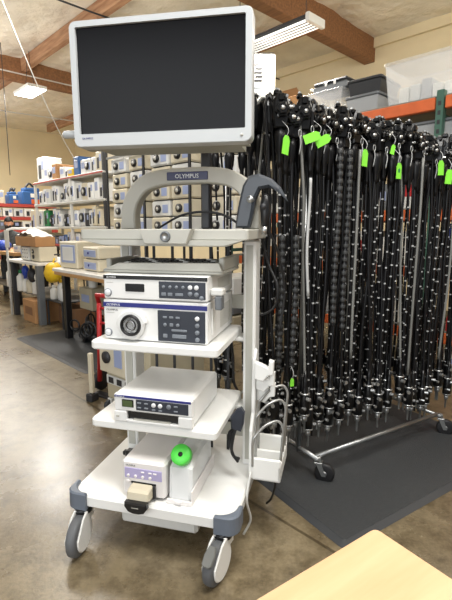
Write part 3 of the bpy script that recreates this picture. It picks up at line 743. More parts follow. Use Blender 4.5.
t = thing('rolling_rack', 'added chrome rolling rack of endoscopes darkening the gaps behind the first', 'rack', RK_FILL.w(0, 0), RR)
for x in (-.1, 1.15):
    a = MB(); a.tube([(x, 0, .1), (x, 0, railz(x)+.03)], .013, GALV, 12); obj('post', a, t)
    a = MB(); a.tube([(x, -.16, .1), (x, .25, .1)], .012, GALV, 12); obj('foot_bar', a, t)
    for y in (-.15, .24):
        a = MB(); a.lathe([(.012, -.012), (.042, -.012), (.05, 0), (.042, .012), (.012, .012)], RUB, 'x', (x, y, .05), 18); a.box((x-.018, y-.015, .06), (x+.018, y+.015, .1), GALV, .002); obj('caster', a, t)
a = MB(); a.tube([(-.2, 0, railz(-.2)+.03), (1.3, 0, railz(1.3)+.03)], .014, GALV, 12); obj('top_rail', a, t)
RKF = RK; RK = RK_FILL
row(-.16, .047, 31, -.02, .05, 0, 'second rack\\\'s', 3) if False else None
for i in range(31):
    k = (i*5+i//4) % 6
    if k == 2: k = 5
    hang(k, -.16+i*.047+random.uniform(-.01, .01), random.uniform(-.05, .04), .05+random.uniform(-.02, .02), random.uniform(-.6, .6), 'black endoscope on the added rack darkening the gaps, %s from its left end' % ORD[i+1], 'endoscopes on the added rack')
RK = RKF
# grey corrugated hoses hanging between the endoscopes
def hose(x, y, z1, z0, label):
    n = int((z1-z0)/.008); pts = []; rad = []
    for i in range(n): pts.append((.004*math.sin(i*.06), 0, -i*.008)); rad.append((.0095, .014, .014, .014)[i % 4])
    a = MB(); a.tube(pts, .01, HOSEG, 10, rad=rad, bandm=BLACK, bands=set(i for i in range(n) if i % 4 in (0, 3)))
    tag(obj('corrugated_hose', a, None, RK.w(x, y, z1)), label, 'hose', 'grey corrugated hoses')
hose(-.235, -.125, 1.22, .62, 'leftmost grey corrugated hose, just right of the trolley\'s column')
hose(-.18, -.15, 1.22, .62, 'second grey corrugated hose from the left, left of the rack post')
hose(.055, -.155, 1.60, .78, 'left one of two grey corrugated hoses right of the rack post')
hose(.12, -.15, 1.60, .75, 'right one of two grey corrugated hoses right of the rack post')
# pale cords hanging in front
for i, (x, z0, z1, lab) in enumerate([(-.12, 1.46, .95, 'pale cord hanging right beside the left rack post'), (.17, 1.6, .62, 'grey cord hanging right of the pair of corrugated hoses'), (.62, 1.6, .45, 'grey cord hanging near the middle of the rack'), (.90, 1.58, .5, 'pale cord hanging just left of the right rack post')]):
    a = MB(); a.tube([tuple(RK.w(p[0], p[1], p[2])) for p in wob(x, -.165, z0, z1, .008, 90+i, 20)], .0065, CORDG if i else BAND, 8); tag(obj('cord', a), lab, 'cord')
# green tags
def plane_at(px, py, off):
    u = (px-226)/FPX; v = (300-py)/FPX; c, s_ = math.cos(PITCH), math.sin(PITCH)
    d = Vector((u, c+v*s_, -s_+v*c)); nrm = Vector((-math.sin(RR), math.cos(RR), 0)); o = Vector(RK.w(0, off, CAMH)) - Vector((0, 0, CAMH))
    k = o.dot(nrm)/d.dot(nrm); p = d*k
    return (p.x, p.y, p.z+CAMH)
tags = [(286, 144, -.15, 8, 'green tag nearest the monitor, leftmost on the rack'), (313, 137, -.15, 70, 'left one of two green tags tilted sideways on one string'), (324, 140, -.15, 62, 'right one of two green tags tilted sideways on one string'),
        (365, 157, -.16, 3, 'green tag hanging at the middle of the rack'), (399, 170, -.16, 0, 'green tag with dark smudge, third from the rack\'s right end'), (441, 167, -.16, -3, 'green tag second from the right edge of the photo'), (449, 176, -.16, 4, 'green tag at the very right edge of the photo'), (292, 382, -.17, 0, 'tiny green tag low on the rack beside the left post'), (393, 149, -.15, 12, 'small narrow green tag half hidden behind the endoscope grips')]
for px, py, off, roll, lab in tags:
    p = plane_at(px, py, off); s_ = .5 if 'tiny' in lab else (.6 if 'narrow' in lab else 1)
    t = thing('name_tag', lab, 'tag', p, RR+R(random.uniform(-12, 25)-15), 'green tags on the endoscopes')
    M_ = Matrix.Rotation(R(roll), 4, 'Y')
    a = MB(); a.prism([(x*s_, z*s_) for x, z in rr(-.019, -.042, .019, .02, .005, 3)][:10]+[(-.012*s_, .034*s_), (.012*s_, .034*s_)] if False else [(-.019*s_, -.042*s_), (.019*s_, -.042*s_), (.019*s_, .018*s_), (.009*s_, .034*s_), (-.009*s_, .034*s_), (-.019*s_, .018*s_)], -.001, .001, GTAG, 'xz', T=M_)
    if 'smudge' in lab: a.prism([(-.006, -.012), (.006, -.012), (.008, .0), (0, .008), (-.008, 0)], -.0018, -.001, GRN, 'xz', T=M_)
    obj('card', a, t)
    a = MB(); e = M_ @ Vector((0, 0, .03*s_)); a.tube(curve3([tuple(e), (e.x+.004, -.004, e.z+.03), (.0, .03, e.z+.07)], 4), .0015, BAND, 6); obj('string', a, t, label='white string')
# silver snap hooks and strings glinting below the grips
for i in range(12):
    px = 300+i*12.4; py = 128+i*2.6+random.uniform(-3, 6); p = plane_at(px, py, -.14)
    t = thing('snap_hook', 'small silver snap hook on the endoscope grips, %s from the left' % ORD[i+1], 'hook', p, RR, 'silver snap hooks')
    a = MB(); a.tube([(.008*math.cos(u), 0, .014*math.sin(u)) for u in [2*PI*q/12 for q in range(12)]], .0022, SILV, 6, close=True); obj('ring', a, t)
    a = MB(); a.tube(curve3([(0, 0, -.012), (.004, -.003, -.04), (-.002, 0, -.085)], 4), .002, BAND, 6); obj('string', a, t)

# ================================================================ pallet rack behind, with totes
PR = Fr(1.785, 3.832, RB)
t = thing('pallet_rack', 'pallet rack with orange beams and green uprights behind the endoscopes', 'rack', PR.w(0, 0), RB)
for x0, x1 in ((-2.46, -.04), (.04, 2.36)):
    a = MB(); a.box((x0, .04, 1.9), (x1, .96, 1.92), DECK, .002); obj('deck', a, t, label='grey intermediate deck board')
LV = (.36, .92, 1.42, 2.33)
for x in (-2.5, 0, 2.4):
    for y in (0, 1.0):
        a = MB(); a.box((x-.03, y-.035, 0), (x+.03, y+.035, 2.37), UPGR, .004)
        for i in range(30): a.box((x-.012, y-.0365, .1+i*.074), (x+.012, y-.034, .135+i*.074), DKG)
        obj('upright', a, t, label='green slotted upright')
    a = MB()
    for i in range(4): a.box((x-.015, .03, .35+i*.6), (x+.015, .97, .39+i*.6), UPGR)
    obj('brace', a, t)
for z in LV:
    for x0, x1 in ((-2.46, -.04), (.04, 2.36)):
        for y in (0, 1.0):
            a = MB(); a.box((x0, y-.03, z-.11), (x1, y+.03, z-.012), ORANGE, .006); obj('beam', a, t, label='orange beam')
        a = MB(); a.box((x0, -.02, z-.012), (x1, 1.02, z), DECK, .002); obj('deck', a, t, label='grey deck board')
def tote(frm, x, y, z, w_, d_, h, m, label, rz=0, lid=None, cat='tote', fill=None):
    t = thing('storage_tote', label, cat, frm.w(x, y, z), frm.rz+rz)
    a = MB(); k = .88; th = .004
    def ring(s_, zz, in_=0): return [((w_/2*s_-in_)*sx, (d_/2*s_-in_)*sy+d_/2, zz) for sx, sy in ((-1, -1), (1, -1), (1, 1), (-1, 1))]
    vs = ring(k, 0)+ring(1, h)+ring(1, h, th)+ring(k, th, th)
    fs = [(0, 1, 2, 3), (12, 13, 14, 15)]
    for q in range(3): fs += [(q*4+i, q*4+(i+1) % 4, q*4+4+(i+1) % 4, q*4+4+i) for i in range(4)]
    a.add(vs, fs, m); obj('tub', a, t)
    a = MB()
    o_ = rr(-w_/2-.015, -.015, w_/2+.015, d_+.015, .03, 4)
    a.prism(o_, h-.004, h+.022, lid or m, 'xy', .006); obj('lid', a, t)
    if fill:
        f_ = MB(); rnd = random.Random(len(label))
        for i in range(5):
            bx = -w_*.32+i*w_*.15; f_.box((bx, .06, .01), (bx+w_*.13, d_*.8, h*rnd.uniform(.3, .62)), fill[i % len(fill)], .006)
        q_ = obj('contents', f_, t); q_['kind'] = 'stuff'
    return t
tote(PR, -.22, .075, 2.331, .66, .5, .37, TOTE, 'big clear plastic tote on the right end of the top rack shelf', 0, fill=[PAPER, OFFW, TOTEG, PAPER])
tote(PR, -1.22, .05, 2.331, .48, .5, .27, TOTE, 'low clear plastic tote at left on the top shelf, under the dark tool case', 0, fill=[PAPER, TOTEG, DKG])
tote(PR, -.76, .05, 2.331, .33, .5, .15, TOTEG, 'small grey tote between the clear totes on the top shelf', 0, LEGG, fill=[DKG, RED, TOTEG])
tote(PR, -.76, .08, 2.505, .33, .45, .13, DKG, 'dark tote with gold tape stacked on the small grey tote', R(4), DKG)
t = thing('tool_case', 'dark tool case with handle lying atop the low clear tote', 'case', PR.w(-1.16, .1, 2.625), RB)
a = MB(); a.box((-.2, 0, 0), (.2, .32, .075), LEGG, .015); obj('case_body', a, t)
a = MB(); a.box((-.2, 0, .075), (.2, .32, .11), DKG, .015); a.box((-.05, -.01, .05), (-.02, .0, .09), SILV, .003); a.box((.05, -.01, .05), (.08, .0, .09), SILV, .003); obj('case_lid', a, t)
a = MB(); a.tube(curve3([(-.2, .05, .06), (-.26, .05, .075), (-.27, .15, .08), (-.26, .25, .075), (-.2, .26, .06)], 4), .012, OFFW); obj('handle', a, t)
PR2 = Fr(PR.w(0, 0)[0], PR.w(0, 0)[1], RB)
tote(PR, -.12, .075, 1.921, .6, .5, .22, TOTEG, 'grey tote under the top orange beam beside the green upright', 0, LEGG)
tote(PR, -.80, .075, 1.921, .55, .5, .22, TOTEG, 'grey tote under the top orange beam, left of its twin', 0, LEGG)
def crate(frm, x, y, z, w_, d_, h, m, name, label, cat, group=None, top=None):
    t = thing(name, label, cat, frm.w(x, y, z), frm.rz, group)
    a = MB(); a.box((-w_/2, 0, 0), (w_/2, d_, h), m, .006); obj('body', a, t)
    a = MB(); a.box((-w_*.3, -.004, h*.35), (w_*.3, 0.002, h*.7), top or LBLUE, .001); obj('front_label', a, t)
    return t
rnd = random.Random(5)
names = {.36: 'bottom', .92: 'second', 1.42: 'third'}
for z in (.36, .92, 1.42):
    x = -2.3; i = 1
    while x < -.2:
        w_ = rnd.uniform(.24, .36); h = rnd.uniform(.2, .34)
        m, nm, cl = rnd.choice([(PAPER, 'carton', 'white'), (TOTEG, 'bin', 'grey'), (OFFW, 'carton', 'off-white'), (LEGG, 'bin', 'slate grey'), (CARD, 'carton', 'brown')])
        crate(PR, x+w_/2, .04, z, w_-.03, .45, h, m, 'storage_'+nm, '%s %s on the pallet rack\'s %s shelf, %s from its left end' % (cl, nm, names[z], ORD[i]), nm, 'cartons and bins on the pallet rack', rnd.choice([LBLUE, PAPER, RED, DKG]))
        x += w_; i += 1
def bin_(x, y, z, w_, d_, h, m, label):
    t = thing('parts_bin', label, 'bin', PR.w(x, y, z), RB)
    a = MB(); a.prism([(0, 0), (d_, 0), (d_, h), (.06, h), (0, h*.55)], -w_/2, w_/2, m, 'yz', .006); obj('tub', a, t)
    a = MB(); a.box((-w_/2-.006, .05, h-.012), (w_/2+.006, d_+.006, h+.004), m, .003); obj('rim', a, t)
bin_(.26, .02, 1.421, .26, .4, .16, RED, 'red bin on the rack shelf right of the green upright, upper of two')
bin_(.27, .02, .921, .3, .4, .36, BLUEB, 'tall blue bin on the rack shelf at the right edge')
bin_(.30, .02, .361, .26, .4, .19, RED, 'red bin on the lowest shelf right of the upright')
bin_(.58, .02, .921, .2, .4, .14, YEL, 'yellow bin beside the tall blue bin')
bin_(.62, .02, 1.421, .3, .4, .2, PAPER, 'white bin right of the upper red bin')
bin_(.66, .02, .361, .32, .4, .2, PAPER, 'white bin right of the lower red bin')
for x, z, lab in ((.30, 0.0, 'white flat box on the floor beneath the rack, beside the upright'), (.75, 0.0, 'white flat box on the floor beneath the rack, farther right')):
    crate(PR, x, .1, z, .4, .45, .14, PAPER, 'flat_box', lab, 'box')
# white carton tower showing right of the monitor
t = thing('white_unit', 'tall white slotted equipment unit on the rack top, right of the monitor', 'equipment', PR.w(-2.26, .25, 2.331), 0)
a = MB(); a.box((-.22, 0, 0), (.2, .2, .98), GREYW, .008)
for i in range(6): a.box((-.05+(i%2)*.01, -.003, .66+i*.045), (.04+(i%2)*.01, .001, .685+i*.045), BLACK)
for i in range(4): a.box((-.05, -.003, .25+i*.08), (.03, .001, .275+i*.08), LEGG); a.box((.07, -.003, .25+i*.08), (.16, .001, .275+i*.08), LEGG)
a.box((-.2, -.003, .58), (.2, .001, .605), LEGG); a.box((-.2, -.003, .06), (.2, .001, .075), LEGG); obj('case', a, t)
a = MB(); a.box((-.2, .01, .98), (.18, .19, .992), LEGG, .003); obj('top_panel', a, t)
t = thing('open_carton', 'open brown carton between the white unit and the clear tote', 'carton', PR.w(-1.68, .1, 2.331), RB)
a = MB(); a.box((-.16, 0, 0), (.16, .3, .34), CARD, .003); obj('body', a, t)
a = MB(); a.add([(-.16, 0, .34), (.16, 0, .34), (.17, -.08, .39), (-.15, -.08, .39)], [(0, 1, 2, 3)], CARD); obj('flap', a, t)
a = MB(); a.add([(-.16, 0, .34), (-.16, .3, .34), (-.24, .3, .41), (-.24, 0, .41)], [(0, 1, 2, 3)], CARDD); obj('flap', a, t)
# ================================================================ left background: benches, shelves, instruments
B1 = Fr(-3.17, 6.32, RB)
def leg(t, x, y, z1, m, s_=.025, z0=0.0):
    a = MB(); a.box((x-s_, y-s_, z0), (x+s_, y+s_, z1), m, .004); obj('leg', a, t)
t = thing('workbench', 'white-topped workbench with white upright frame, left of the second bench', 'workbench', B1.w(0, 0), RB)
a = MB(); a.prism(rr(-.06, 0, 1.12, .75, .03, 4), .77, .805, BTOP, 'xy', .005); obj('bench_top', a, t)
leg(t, .14, .04, .77, DKG, .035); leg(t, 1.08, .04, .77, LEGG, .04); leg(t, .14, .7, .77, DKG); leg(t, 1.08, .7, .77, LEGG)
a = MB(); a.box((.05, .1, .33), (1.1, .7, .355), DECK, .003); obj('lower_shelf', a, t)
a = MB(); a.tube([(.085, -.012, 0), (.085, -.012, 1.17), (.10, .0, 1.22), (.14, .06, 1.24), (.2, .7, 1.24)], .018, OFFW, 8); obj('upright_frame', a, t, label='white bent tube upright')
def inst(frm, x, y, z, w_, d_, h, m, name, label, cat, face=None, rz=0, group=None, extra=None):
    t = thing(name, label, cat, frm.w(x, y, z), frm.rz+rz, group)
    a = MB(); a.box((-w_/2, 0, .006), (w_/2, d_, h), m, .012); a.box((-w_*.4, .02, 0), (w_*.4, d_-.02, .01), DKG); obj('case', a, t)
    a = MB(); (face or (lambda q, w, h: q.box((-w*.3, -.004, h*.4), (w*.3, .002, h*.8), LBLUE, .002)))(a, w_, h); obj('front_panel', a, t)
    return t
def f_ports(q, w, h):
    for x, z, r_ in ((-.18*w, .68*h, .11), (-.16*w, .34*h, .11)): q.cyl((x, -.012, z), r_*h*1.3, .014, BLACK, 'y', 14)
    q.cyl((-.18*w, -.016, .68*h), .06*h, .006, PAPER, 'y', 10)
def f_dots(q, w, h):
    q.box((-w*.46, -.003, h*.06), (w*.46, .002, h*.94), PAPER, .002)
    for x in (-.3, 0, .3):
        for z in (.25, .55, .8): q.cyl((x*w, -.006, z*h), .045*h, .005, DKG, 'y', 10)
def f_screen(q, w, h): q.box((-w*.4, -.004, h*.22), (w*.4, .003, h*.88), LBLUE, .004); q.box((-w*.3, -.006, h*.3), (w*.3, .0, h*.8), OFFW, .004)
def f_blue(q, w, h): q.box((-w*.4, -.004, h*.2), (w*.35, .002, h*.75), LBLUE, .003); q.cyl((-w*.1, -.01, h*.5), h*.1, .008, STRIPE, 'y', 10)
def f_slot(q, w, h): q.box((-w*.28, -.004, h*.15), (w*.05, .002, h*.7), DKG, .002); q.box((w*.1, -.004, h*.5), (w*.38, .002, h*.85), LBLUE, .002)
def f_port1(q, w, h): q.cyl((-.1*w, -.02, .5*h), .26*h, .024, BLACK, 'y', 14); q.cyl((-.1*w, -.024, .5*h), .12*h, .005, GREYW, 'y', 12); q.box((.12*w, -.003, .25*h), (.42*w, .001, .75*h), LBLUE, .002)
inst(B1, .86, .08, .806, .30, .24, .2, BEIGE, 'beige_monitor', 'beige rounded instrument with two black ports on the white-topped bench', 'instrument', f_ports)
inst(B1, .52, .08, .806, .26, .2, .19, OFFW, 'control_box', 'white square box with dark knobs on the white-topped bench', 'instrument', f_dots)
inst(B1, .33, .1, .806, .1, .22, .195, BEIGE2, 'power_supply', 'narrow tan box left of the white knob box', 'box')
t = thing('long_carton', 'long brown carton with white papers on top, laid across bench instruments', 'carton', B1.w(.6, .04, 1.007), RB)
a = MB(); a.box((-.31, 0, 0), (.41, .26, .125), CARD, .006); obj('body', a, t)
q = MB(); vs = []; fs = []
for j in range(7):
    for i in range(13):
        x = -.28+.66*i/12; y = .0+.25*j/6; vs.append((x, y,   .127+.10*max(0, math.sin(PI*i/12))*(.5+.5*math.sin(PI*j/6))+.012*math.sin(i*2.1+j*1.7)))
fs = [(j*13+i, j*13+i+1, (j+1)*13+i+1, (j+1)*13+i) for j in range(6) for i in range(12)]
q.add(vs, fs, PAPER, True); q = obj('paper_wrap', q, None); q.location = B1.w(.6, .04, 1.01); q.rotation_euler = (0, 0, RB); tag(q, 'heap of white paper wrap on top of the long brown carton', 'paper')
a = MB(); a.box((-.09, -.006, 0), (.09, .0, .24), PAPER, .002); o = obj('white_board', a, None, B1.w(.19, -.036, .98), RB); tag(o, 'white board fixed to the bench\'s upright frame', 'board')
def bottle(frm, x, y, z, r, h, m, capm, label, cat='bottle'):
    t = thing('bottle', label, cat, frm.w(x, y, z), frm.rz)
    a = MB(); a.lathe([(r*.9, 0), (r, .01), (r, h*.68), (r*.45, h*.8), (r*.4, h*.86)], m, 'z', n=12); obj('body', a, t)
    a = MB(); a.cyl((0, 0, h*.84), r*.46, h*.16, capm, 'z', 10); obj('cap', a, t)
bottle(B1, .5, .14, .356, .07, .24, BEIGE, PAPER, 'cream bottle on the lower shelf of the white-topped bench')
bottle(B1, .66, .14, .356, .05, .28, PAPER, CARD, 'tall white bottle beside the cream bottle under the bench')
bottle(B1, .22, .1, .356, .06, .3, PAPER, GRN, 'white bottle with green cap at the lower shelf\'s left end')
bottle(B1, .34, .12, .356, .05, .22, PAPER, BLUEB, 'white bottle with blue cap on the lower shelf')
crate(B1, .78, -.02, 0, .42, .4, .3, CARD, 'cardboard_box', 'brown cardboard box on the floor under the white-topped bench', 'box', None, CARDD)
crate(B1, 1.34, .25, 0, .5, .4, .24, CARDD, 'cardboard_box', 'dark brown cardboard box on the floor between the two benches', 'box', None, CARD)
for x, z, h, m, lab in ((.42, .6, .17, BLUEB, 'blue cloth bundle hanging under the white-topped bench'), (.66, .55, .2, DKG, 'dark bag hanging under the white-topped bench'), (.83, .56, .12, PAPER, 'white cup hanging under the bench top')):
    t = thing('hanging_bag', lab, 'bag', B1.w(x, .1, z), RB)
    a = MB(); a.ball((0, 0, h*.3), h*.5, m, 12, (.8, .6, 1)); obj('body', a, t); a = MB(); a.tube([(0, 0, h*.7), (0, .01, .77-z)], .008, m, 6); obj('strap', a, t)
# yellow bag on a stand between the benches
t = thing('yellow_bag', 'crumpled yellow bag hung between the two workbenches', 'bag', B1.w(1.36, .1, .6), RB)
q = MB(); q.ball((0, 0, .1), .15, YEL, 16, (1.05, .7, .85)); q.v = [tuple(Vector(v)+Vector((1, 1, 1))*(.02*noise.noise(Vector(v)*18))) for v in q.v]; obj('body', q, t)
a = MB(); a.tube([(0, 0, .2), (.0, .03, .28)], .012, YEL); obj('neck', a, t)
S2 = Fr(B1.w(1.26, .08)[0], B1.w(1.26, .08)[1], RB)
t = thing('low_stand', 'low dark stand holding bottles between the benches', 'stand', S2.w(0, 0), RB)
a = MB(); a.box((-.14, 0, .33), (.34, .4, .35), DKG, .004); obj('stand_top', a, t)
for x in (-.12, .32):
    for y in (.02, .38): leg(t, x, y, .33, DKG, .012)
a = MB(); a.tube([(.1, .42, .35), (.1, .42, .92), (.1, .05, .92)], .01, DKG); obj('hanger_post', a, t)
bottle(S2, .0, .06, .351, .05, .18, PAPER, PAPER, 'white beaker on the low stand, leftmost')
bottle(S2, .12, .1, .351, .045, .26, OFFW, YEL, 'white bottle with yellow cap on the low stand')
bottle(S2, .24, .08, .351, .05, .2, OFFW, PAPER, 'clear jar at the right of the low stand')

B2 = Fr(-1.98, 4.95, RB)
t = thing('workbench', 'second white-topped workbench with black legs behind the trolley', 'workbench', B2.w(0, 0), RB)
a = MB(); a.prism(rr(-.02, 0, 1.5, .5, .04, 4), .765, .8, BTOP, 'xy', .005); a.box((.05, .0, .73), (1.45, .03, .766), WOODT, .004); obj('bench_top', a, t)
for x in (.22, 1.42):
    for y in (.06, .44): leg(t, x, y, .766, BLACK, .035)
a = MB(); a.box((.2, .3, .3), (1.4, .34, .34), DKG, .004); obj('stretcher', a, t)
a = MB(); a.box((.55, .42, .0), (.6, .47, .766), BLACK, .004); obj('pedestal', a, t)
t = inst(B2, .22, .1, .80, .36, .34, .3, BEIGE, 'crt_monitor', 'beige tube monitor with pale screen on the second bench', 'monitor', f_screen, R(6))
a = MB()
for i in range(5): a.box((.181, .08+i*.05, .05), (.184, .10+i*.05, .24), BEIGE2)
a.box((.176, .06, .04), (.1815, .32, .25), BEIGE); obj('vent_panel', a, t)
for k_, lab in ((0, 'lower beige box with blue panel stacked beside the tube monitor'), (1, 'upper beige box with blue panel stacked beside the tube monitor')):
    inst(B2, .70, .12, .80+k_*.128, .34, .34, .126, BEIGE, 'beige_instrument', lab, 'instrument', f_blue)
inst(B2, 1.28, .1, .80, .3, .36, .16, OFFW, 'white_instrument', 'white instrument with round port at the far right of the second bench', 'instrument', f_port1)
crate(B2, .38, .2, .345, .3, .26, .24, BEIGE2, 'beige_case', 'tan case on the stretcher under the second bench', 'case')
bottle(B2, .38, .3, .586, .05, .2, PAPER, PAPER, 'white spray bottle on the tan case under the second bench')
t = thing('bench_clamp', 'silver bench clamp with yellow tab beneath the second bench', 'clamp', B2.w(.8, .18, .34), RB)
a = MB(); a.box((-.14, 0, 0), (.16, .05, .05), SILV, .006); a.cyl((-.14, .025, .02), .03, .05, DKG, 'x'); obj('bar', a, t)
a = MB(); a.prism([(.1, .02), (.2, .02), (.2, .16), (.13, .16)], 0, .04, BEIGE, 'xz', .004); a.box((.13, -.004, .09), (.2, .0, .15), YEL); obj('jaw', a, t)
q = MB(); rnd = random.Random(3)
for i in range(16):
    c0 = Vector((rnd.uniform(-.22, .22), rnd.uniform(0, .2), rnd.uniform(.03, .2))); r_ = rnd.uniform(.06, .12); ax = rnd.uniform(0, 3)
    q.tube([(c0.x+r_*math.cos(u)*math.cos(ax), c0.y+r_*math.cos(u)*math.sin(ax)*.5, max(.012, c0.z+r_*math.sin(u)*.8)) for u in [2*PI*j/16 for j in range(16)]], .011, BLACK if i % 3 else DKG, 6, close=True)
q.ball((0, .1, .08), .14, BLACK, 12, (1.3, .7, .55))
q = obj('cable_heap', q, None, B2.w(.52, .08, 0), RB); tag(q, 'heap of tangled black cables on the floor under the second bench', 'cables'); q['kind'] = 'stuff'
# red hand truck and beige cabinet behind the trolley
HT = Fr(-.90, 3.14, R(-30))
t = thing('hand_truck', 'red hand truck standing behind the trolley\'s left side', 'hand truck', HT.w(0, 0), R(-30))
for x in (-.07, .07):
    a = MB(); a.tube([(x, 0, .1), (x, .03, .70)], .018, RED, 8); obj('rail', a, t)
for i in range(5):
    a = MB(); a.tube([(-.07, .006+i*.006, .22+i*.11), (.07, .006+i*.006, .22+i*.11)], .01, RED, 6); obj('rung', a, t)
a = MB(); a.box((-.1, -.06, .0), (.1, .02, .012), DKG, .003); obj('toe_plate', a, t)
for x in (-.14, .10):
    a = MB(); a.lathe([(.02, 0), (.075, 0), (.085, .01), (.085, .03), (.075, .04), (.02, .04)], RUB, 'x', (x, .07, .086), 18); obj('wheel', a, t)
a = MB(); a.tube([(-.07, .03, .70), (-.07, .01, .76), (.07, .01, .76), (.07, .03, .70)], .018, RED); obj('handle', a, t)
t = thing('white_post', 'short white post with dark foot left of the red hand truck', 'post', HT.w(-.015, -.13), R(-30))
a = MB(); a.box((-.018, -.015, .06), (.018, .015, .36), BEIGE, .005); obj('post', a, t); a = MB(); a.box((-.03, -.04, 0), (.03, .04, .06), DKG, .008); obj('foot', a, t)
CB = Fr(-.70, 2.78, R(-40))
t = thing('instrument_cabinet', 'beige instrument cabinet on casters behind the trolley', 'cabinet', CB.w(0, 0), R(-40))
a = MB(); a.box((-.16, 0, .09), (.3, .5, .62), BEIGE2, .008); obj('case', a, t)
a = MB(); a.prism([(-.15, .3), (.12, .3), (.12, .5), (.06, .53), (-.11, .53), (-.15, .48)], -.06, .0, BEIGE, 'xz', .01); a.cyl((-.06, -.075, .41), .04, .02, DKG, 'y', 16); a.box((.02, -.064, .36), (.1, -.058, .48), LBLUE, .002); obj('front_unit', a, t, label='cream unit with dark knob')
a = MB(); a.box((-.15, -.01, .2), (.28, 0, .26), OFFW, .003)
for i in range(4): a.box((-.12+i*.09, -.014, .21), (-.07+i*.09, -.009, .25), DKG)
obj('socket_strip', a, t)
for x, y in ((-.13, .02), (.27, .02), (-.13, .47), (.27, .47)):
    a = MB(); a.lathe([(.01, -.014), (.036, -.014), (.042, 0), (.036, .014), (.01, .014)], DKG, 'x', (x, y-.03, .042), 16); a.box((x-.02, y-.03, .05), (x+.02, y+.01, .09), OFFW, .004); obj('caster', a, t)

# wood-topped bench at the left edge, with the person working behind it
B3 = Fr(-3.83, 7.45, RB)
t = thing('workbench', 'wood-topped workbench with black legs at the left edge of the photo', 'workbench', B3.w(0, 0), RB)
a = MB(); a.box((-1.6, 0, .8), (.62, .55, .86), WOODT, .005); obj('bench_top', a, t)
for x in (-1.55, .57):
    for y in (.05, .5): leg(t, x, y, .8, BLACK, .035)
a = MB(); a.box((-1.55, .05, .25), (.6, .5, .28), DECK, .003); obj('lower_shelf', a, t)
bin_t = thing('blue_tray', 'blue tray with white bottles on the wood-topped bench\'s lower shelf', 'tray', B3.w(.35, .1, .28), RB)
a = MB(); a.prism([(0, 0), (.4, 0), (.4, .16), (0, .13)], -.22, .22, BLUEB, 'yz', .006); obj('tub', a, bin_t)
bottle(B3, .28, .02, .28, .05, .34, PAPER, PAPER, 'tall white bottle standing by the blue tray')
t = thing('blue_container', 'round blue container on the wood-topped bench at the left edge', 'container', B3.w(-.22, .12, .86), RB)
a = MB(); a.ball((0, 0, .08), .13, BLUEB, 14, (1, 1, .8)); a.cyl((0, 0, -.0), .09, .02, BLUEB); obj('body', a, t); a = MB(); a.cyl((0, 0, .17), .03, .03, DKG); obj('lid', a, t)
crate(B3, .45, .1, .86, .26, .3, .12, OFFW, 'tool_box', 'grey tool box on the wood-topped bench', 'box')

# person: seated behind the bench, leaning over the work, head down to the right
PF = Fr(-4.30, 8.80, R(22))
def skin(name, verts, edges, rad, m, parent, root=0, lv=2):
    me = bpy.data.meshes.new(name); me.from_pydata(verts, edges, []); me.materials.append(m)
    o = bpy.data.objects.new(name, me); C.objects.link(o); o.parent = parent
    md = o.modifiers.new('Skin', 'SKIN'); md.use_smooth_shade = True
    for i, d in enumerate(me.skin_vertices[0].data):
        d.radius = rad[i] if isinstance(rad[i], tuple) else (rad[i], rad[i]); d.use_root = (i == root)
    s_ = o.modifiers.new('Sub', 'SUBSURF'); s_.levels = lv; s_.render_levels = lv
    return o
pt = thing('person', 'person with black hair and grey patterned jacket bent over work at far left', 'person', PF.w(0, 0), PF.rz)
V = [(0, 0, .62), (0, -.02, .78), (0, -.07, .95), (0, -.13, 1.10), (0, -.17, 1.19), (0, -.2, 1.25),                 # pelvis .. neck
     (.17, -.13, 1.09), (.24, -.22, .93), (.14, -.40, .92), (-.17, -.13, 1.09), (-.25, -.22, .93), (-.12, -.40, .92),
     (.1, -.03, .6), (.13, -.42, .58), (.12, -.40, .1), (.12, -.52, .05), (-.1, -.03, .6), (-.13, -.42, .58), (-.12, -.40, .1), (-.12, -.52, .05)]
Ed = [(0, 1), (1, 2), (2, 3), (3, 4), (4, 5), (3, 6), (6, 7), (7, 8), (3, 9), (9, 10), (10, 11), (0, 12), (12, 13), (13, 14), (14, 15), (0, 16), (16, 17), (17, 18), (18, 19)]
Rd = [(.16, .12), (.15, .11), (.17, .12), (.14, .1), .06, .055, .075, .055, .042, .075, .055, .042, .085, .065, .048, .04, .085, .065, .048, .04]
skin('body', V, Ed, Rd, JACK, pt)
hT = Matrix.Translation((0, -.24, 1.34)) @ Matrix.Rotation(R(28), 4, 'X')
q = MB()
vs = []; n_, m_ = 20, 14
for j in range(m_+1):
    th = PI*j/m_
    for i in range(n_):
        an = 2*PI*i/n_; x, y, z = math.sin(th)*math.cos(an), math.sin(th)*math.sin(an), math.cos(th)
        sx = .074*(1-.18*max(0, -z)); sy = .094*(1-.12*max(0, -z)); px, py, pz = x*sx, y*sy, z*.115
        if y < -.85 and abs(x) < .3 and -.35 < z < .1: py -= .018                                # nose
        if y < -.6 and .05 < z < .3 and .2 < abs(x) < .6: py += .01                               # eye sockets
        if y < -.7 and z < -.6: py -= .006
        vs.append((px, py, pz))
q.add(vs, [(j*n_+i, j*n_+(i+1) % n_, (j+1)*n_+(i+1) % n_, (j+1)*n_+i) for j in range(m_) for i in range(n_)], SKIN, True, T=hT)
for sx in (-1, 1):
    q.ball((sx*.075, .0, -.005), .025, SKIN, 8, (.4, .7, 1.2), T=hT); q.ball((sx*.027, -.083, .014), .009, PAPER, 8, T=hT); q.ball((sx*.027, -.09, .014), .005, BLACK, 8, T=hT)
q.box((-.025, -.098, -.058), (.025, -.085, -.05), RED, .003, T=hT)
obj('head', q, pt, label='face looking down at the work')
q = MB(); vs = []
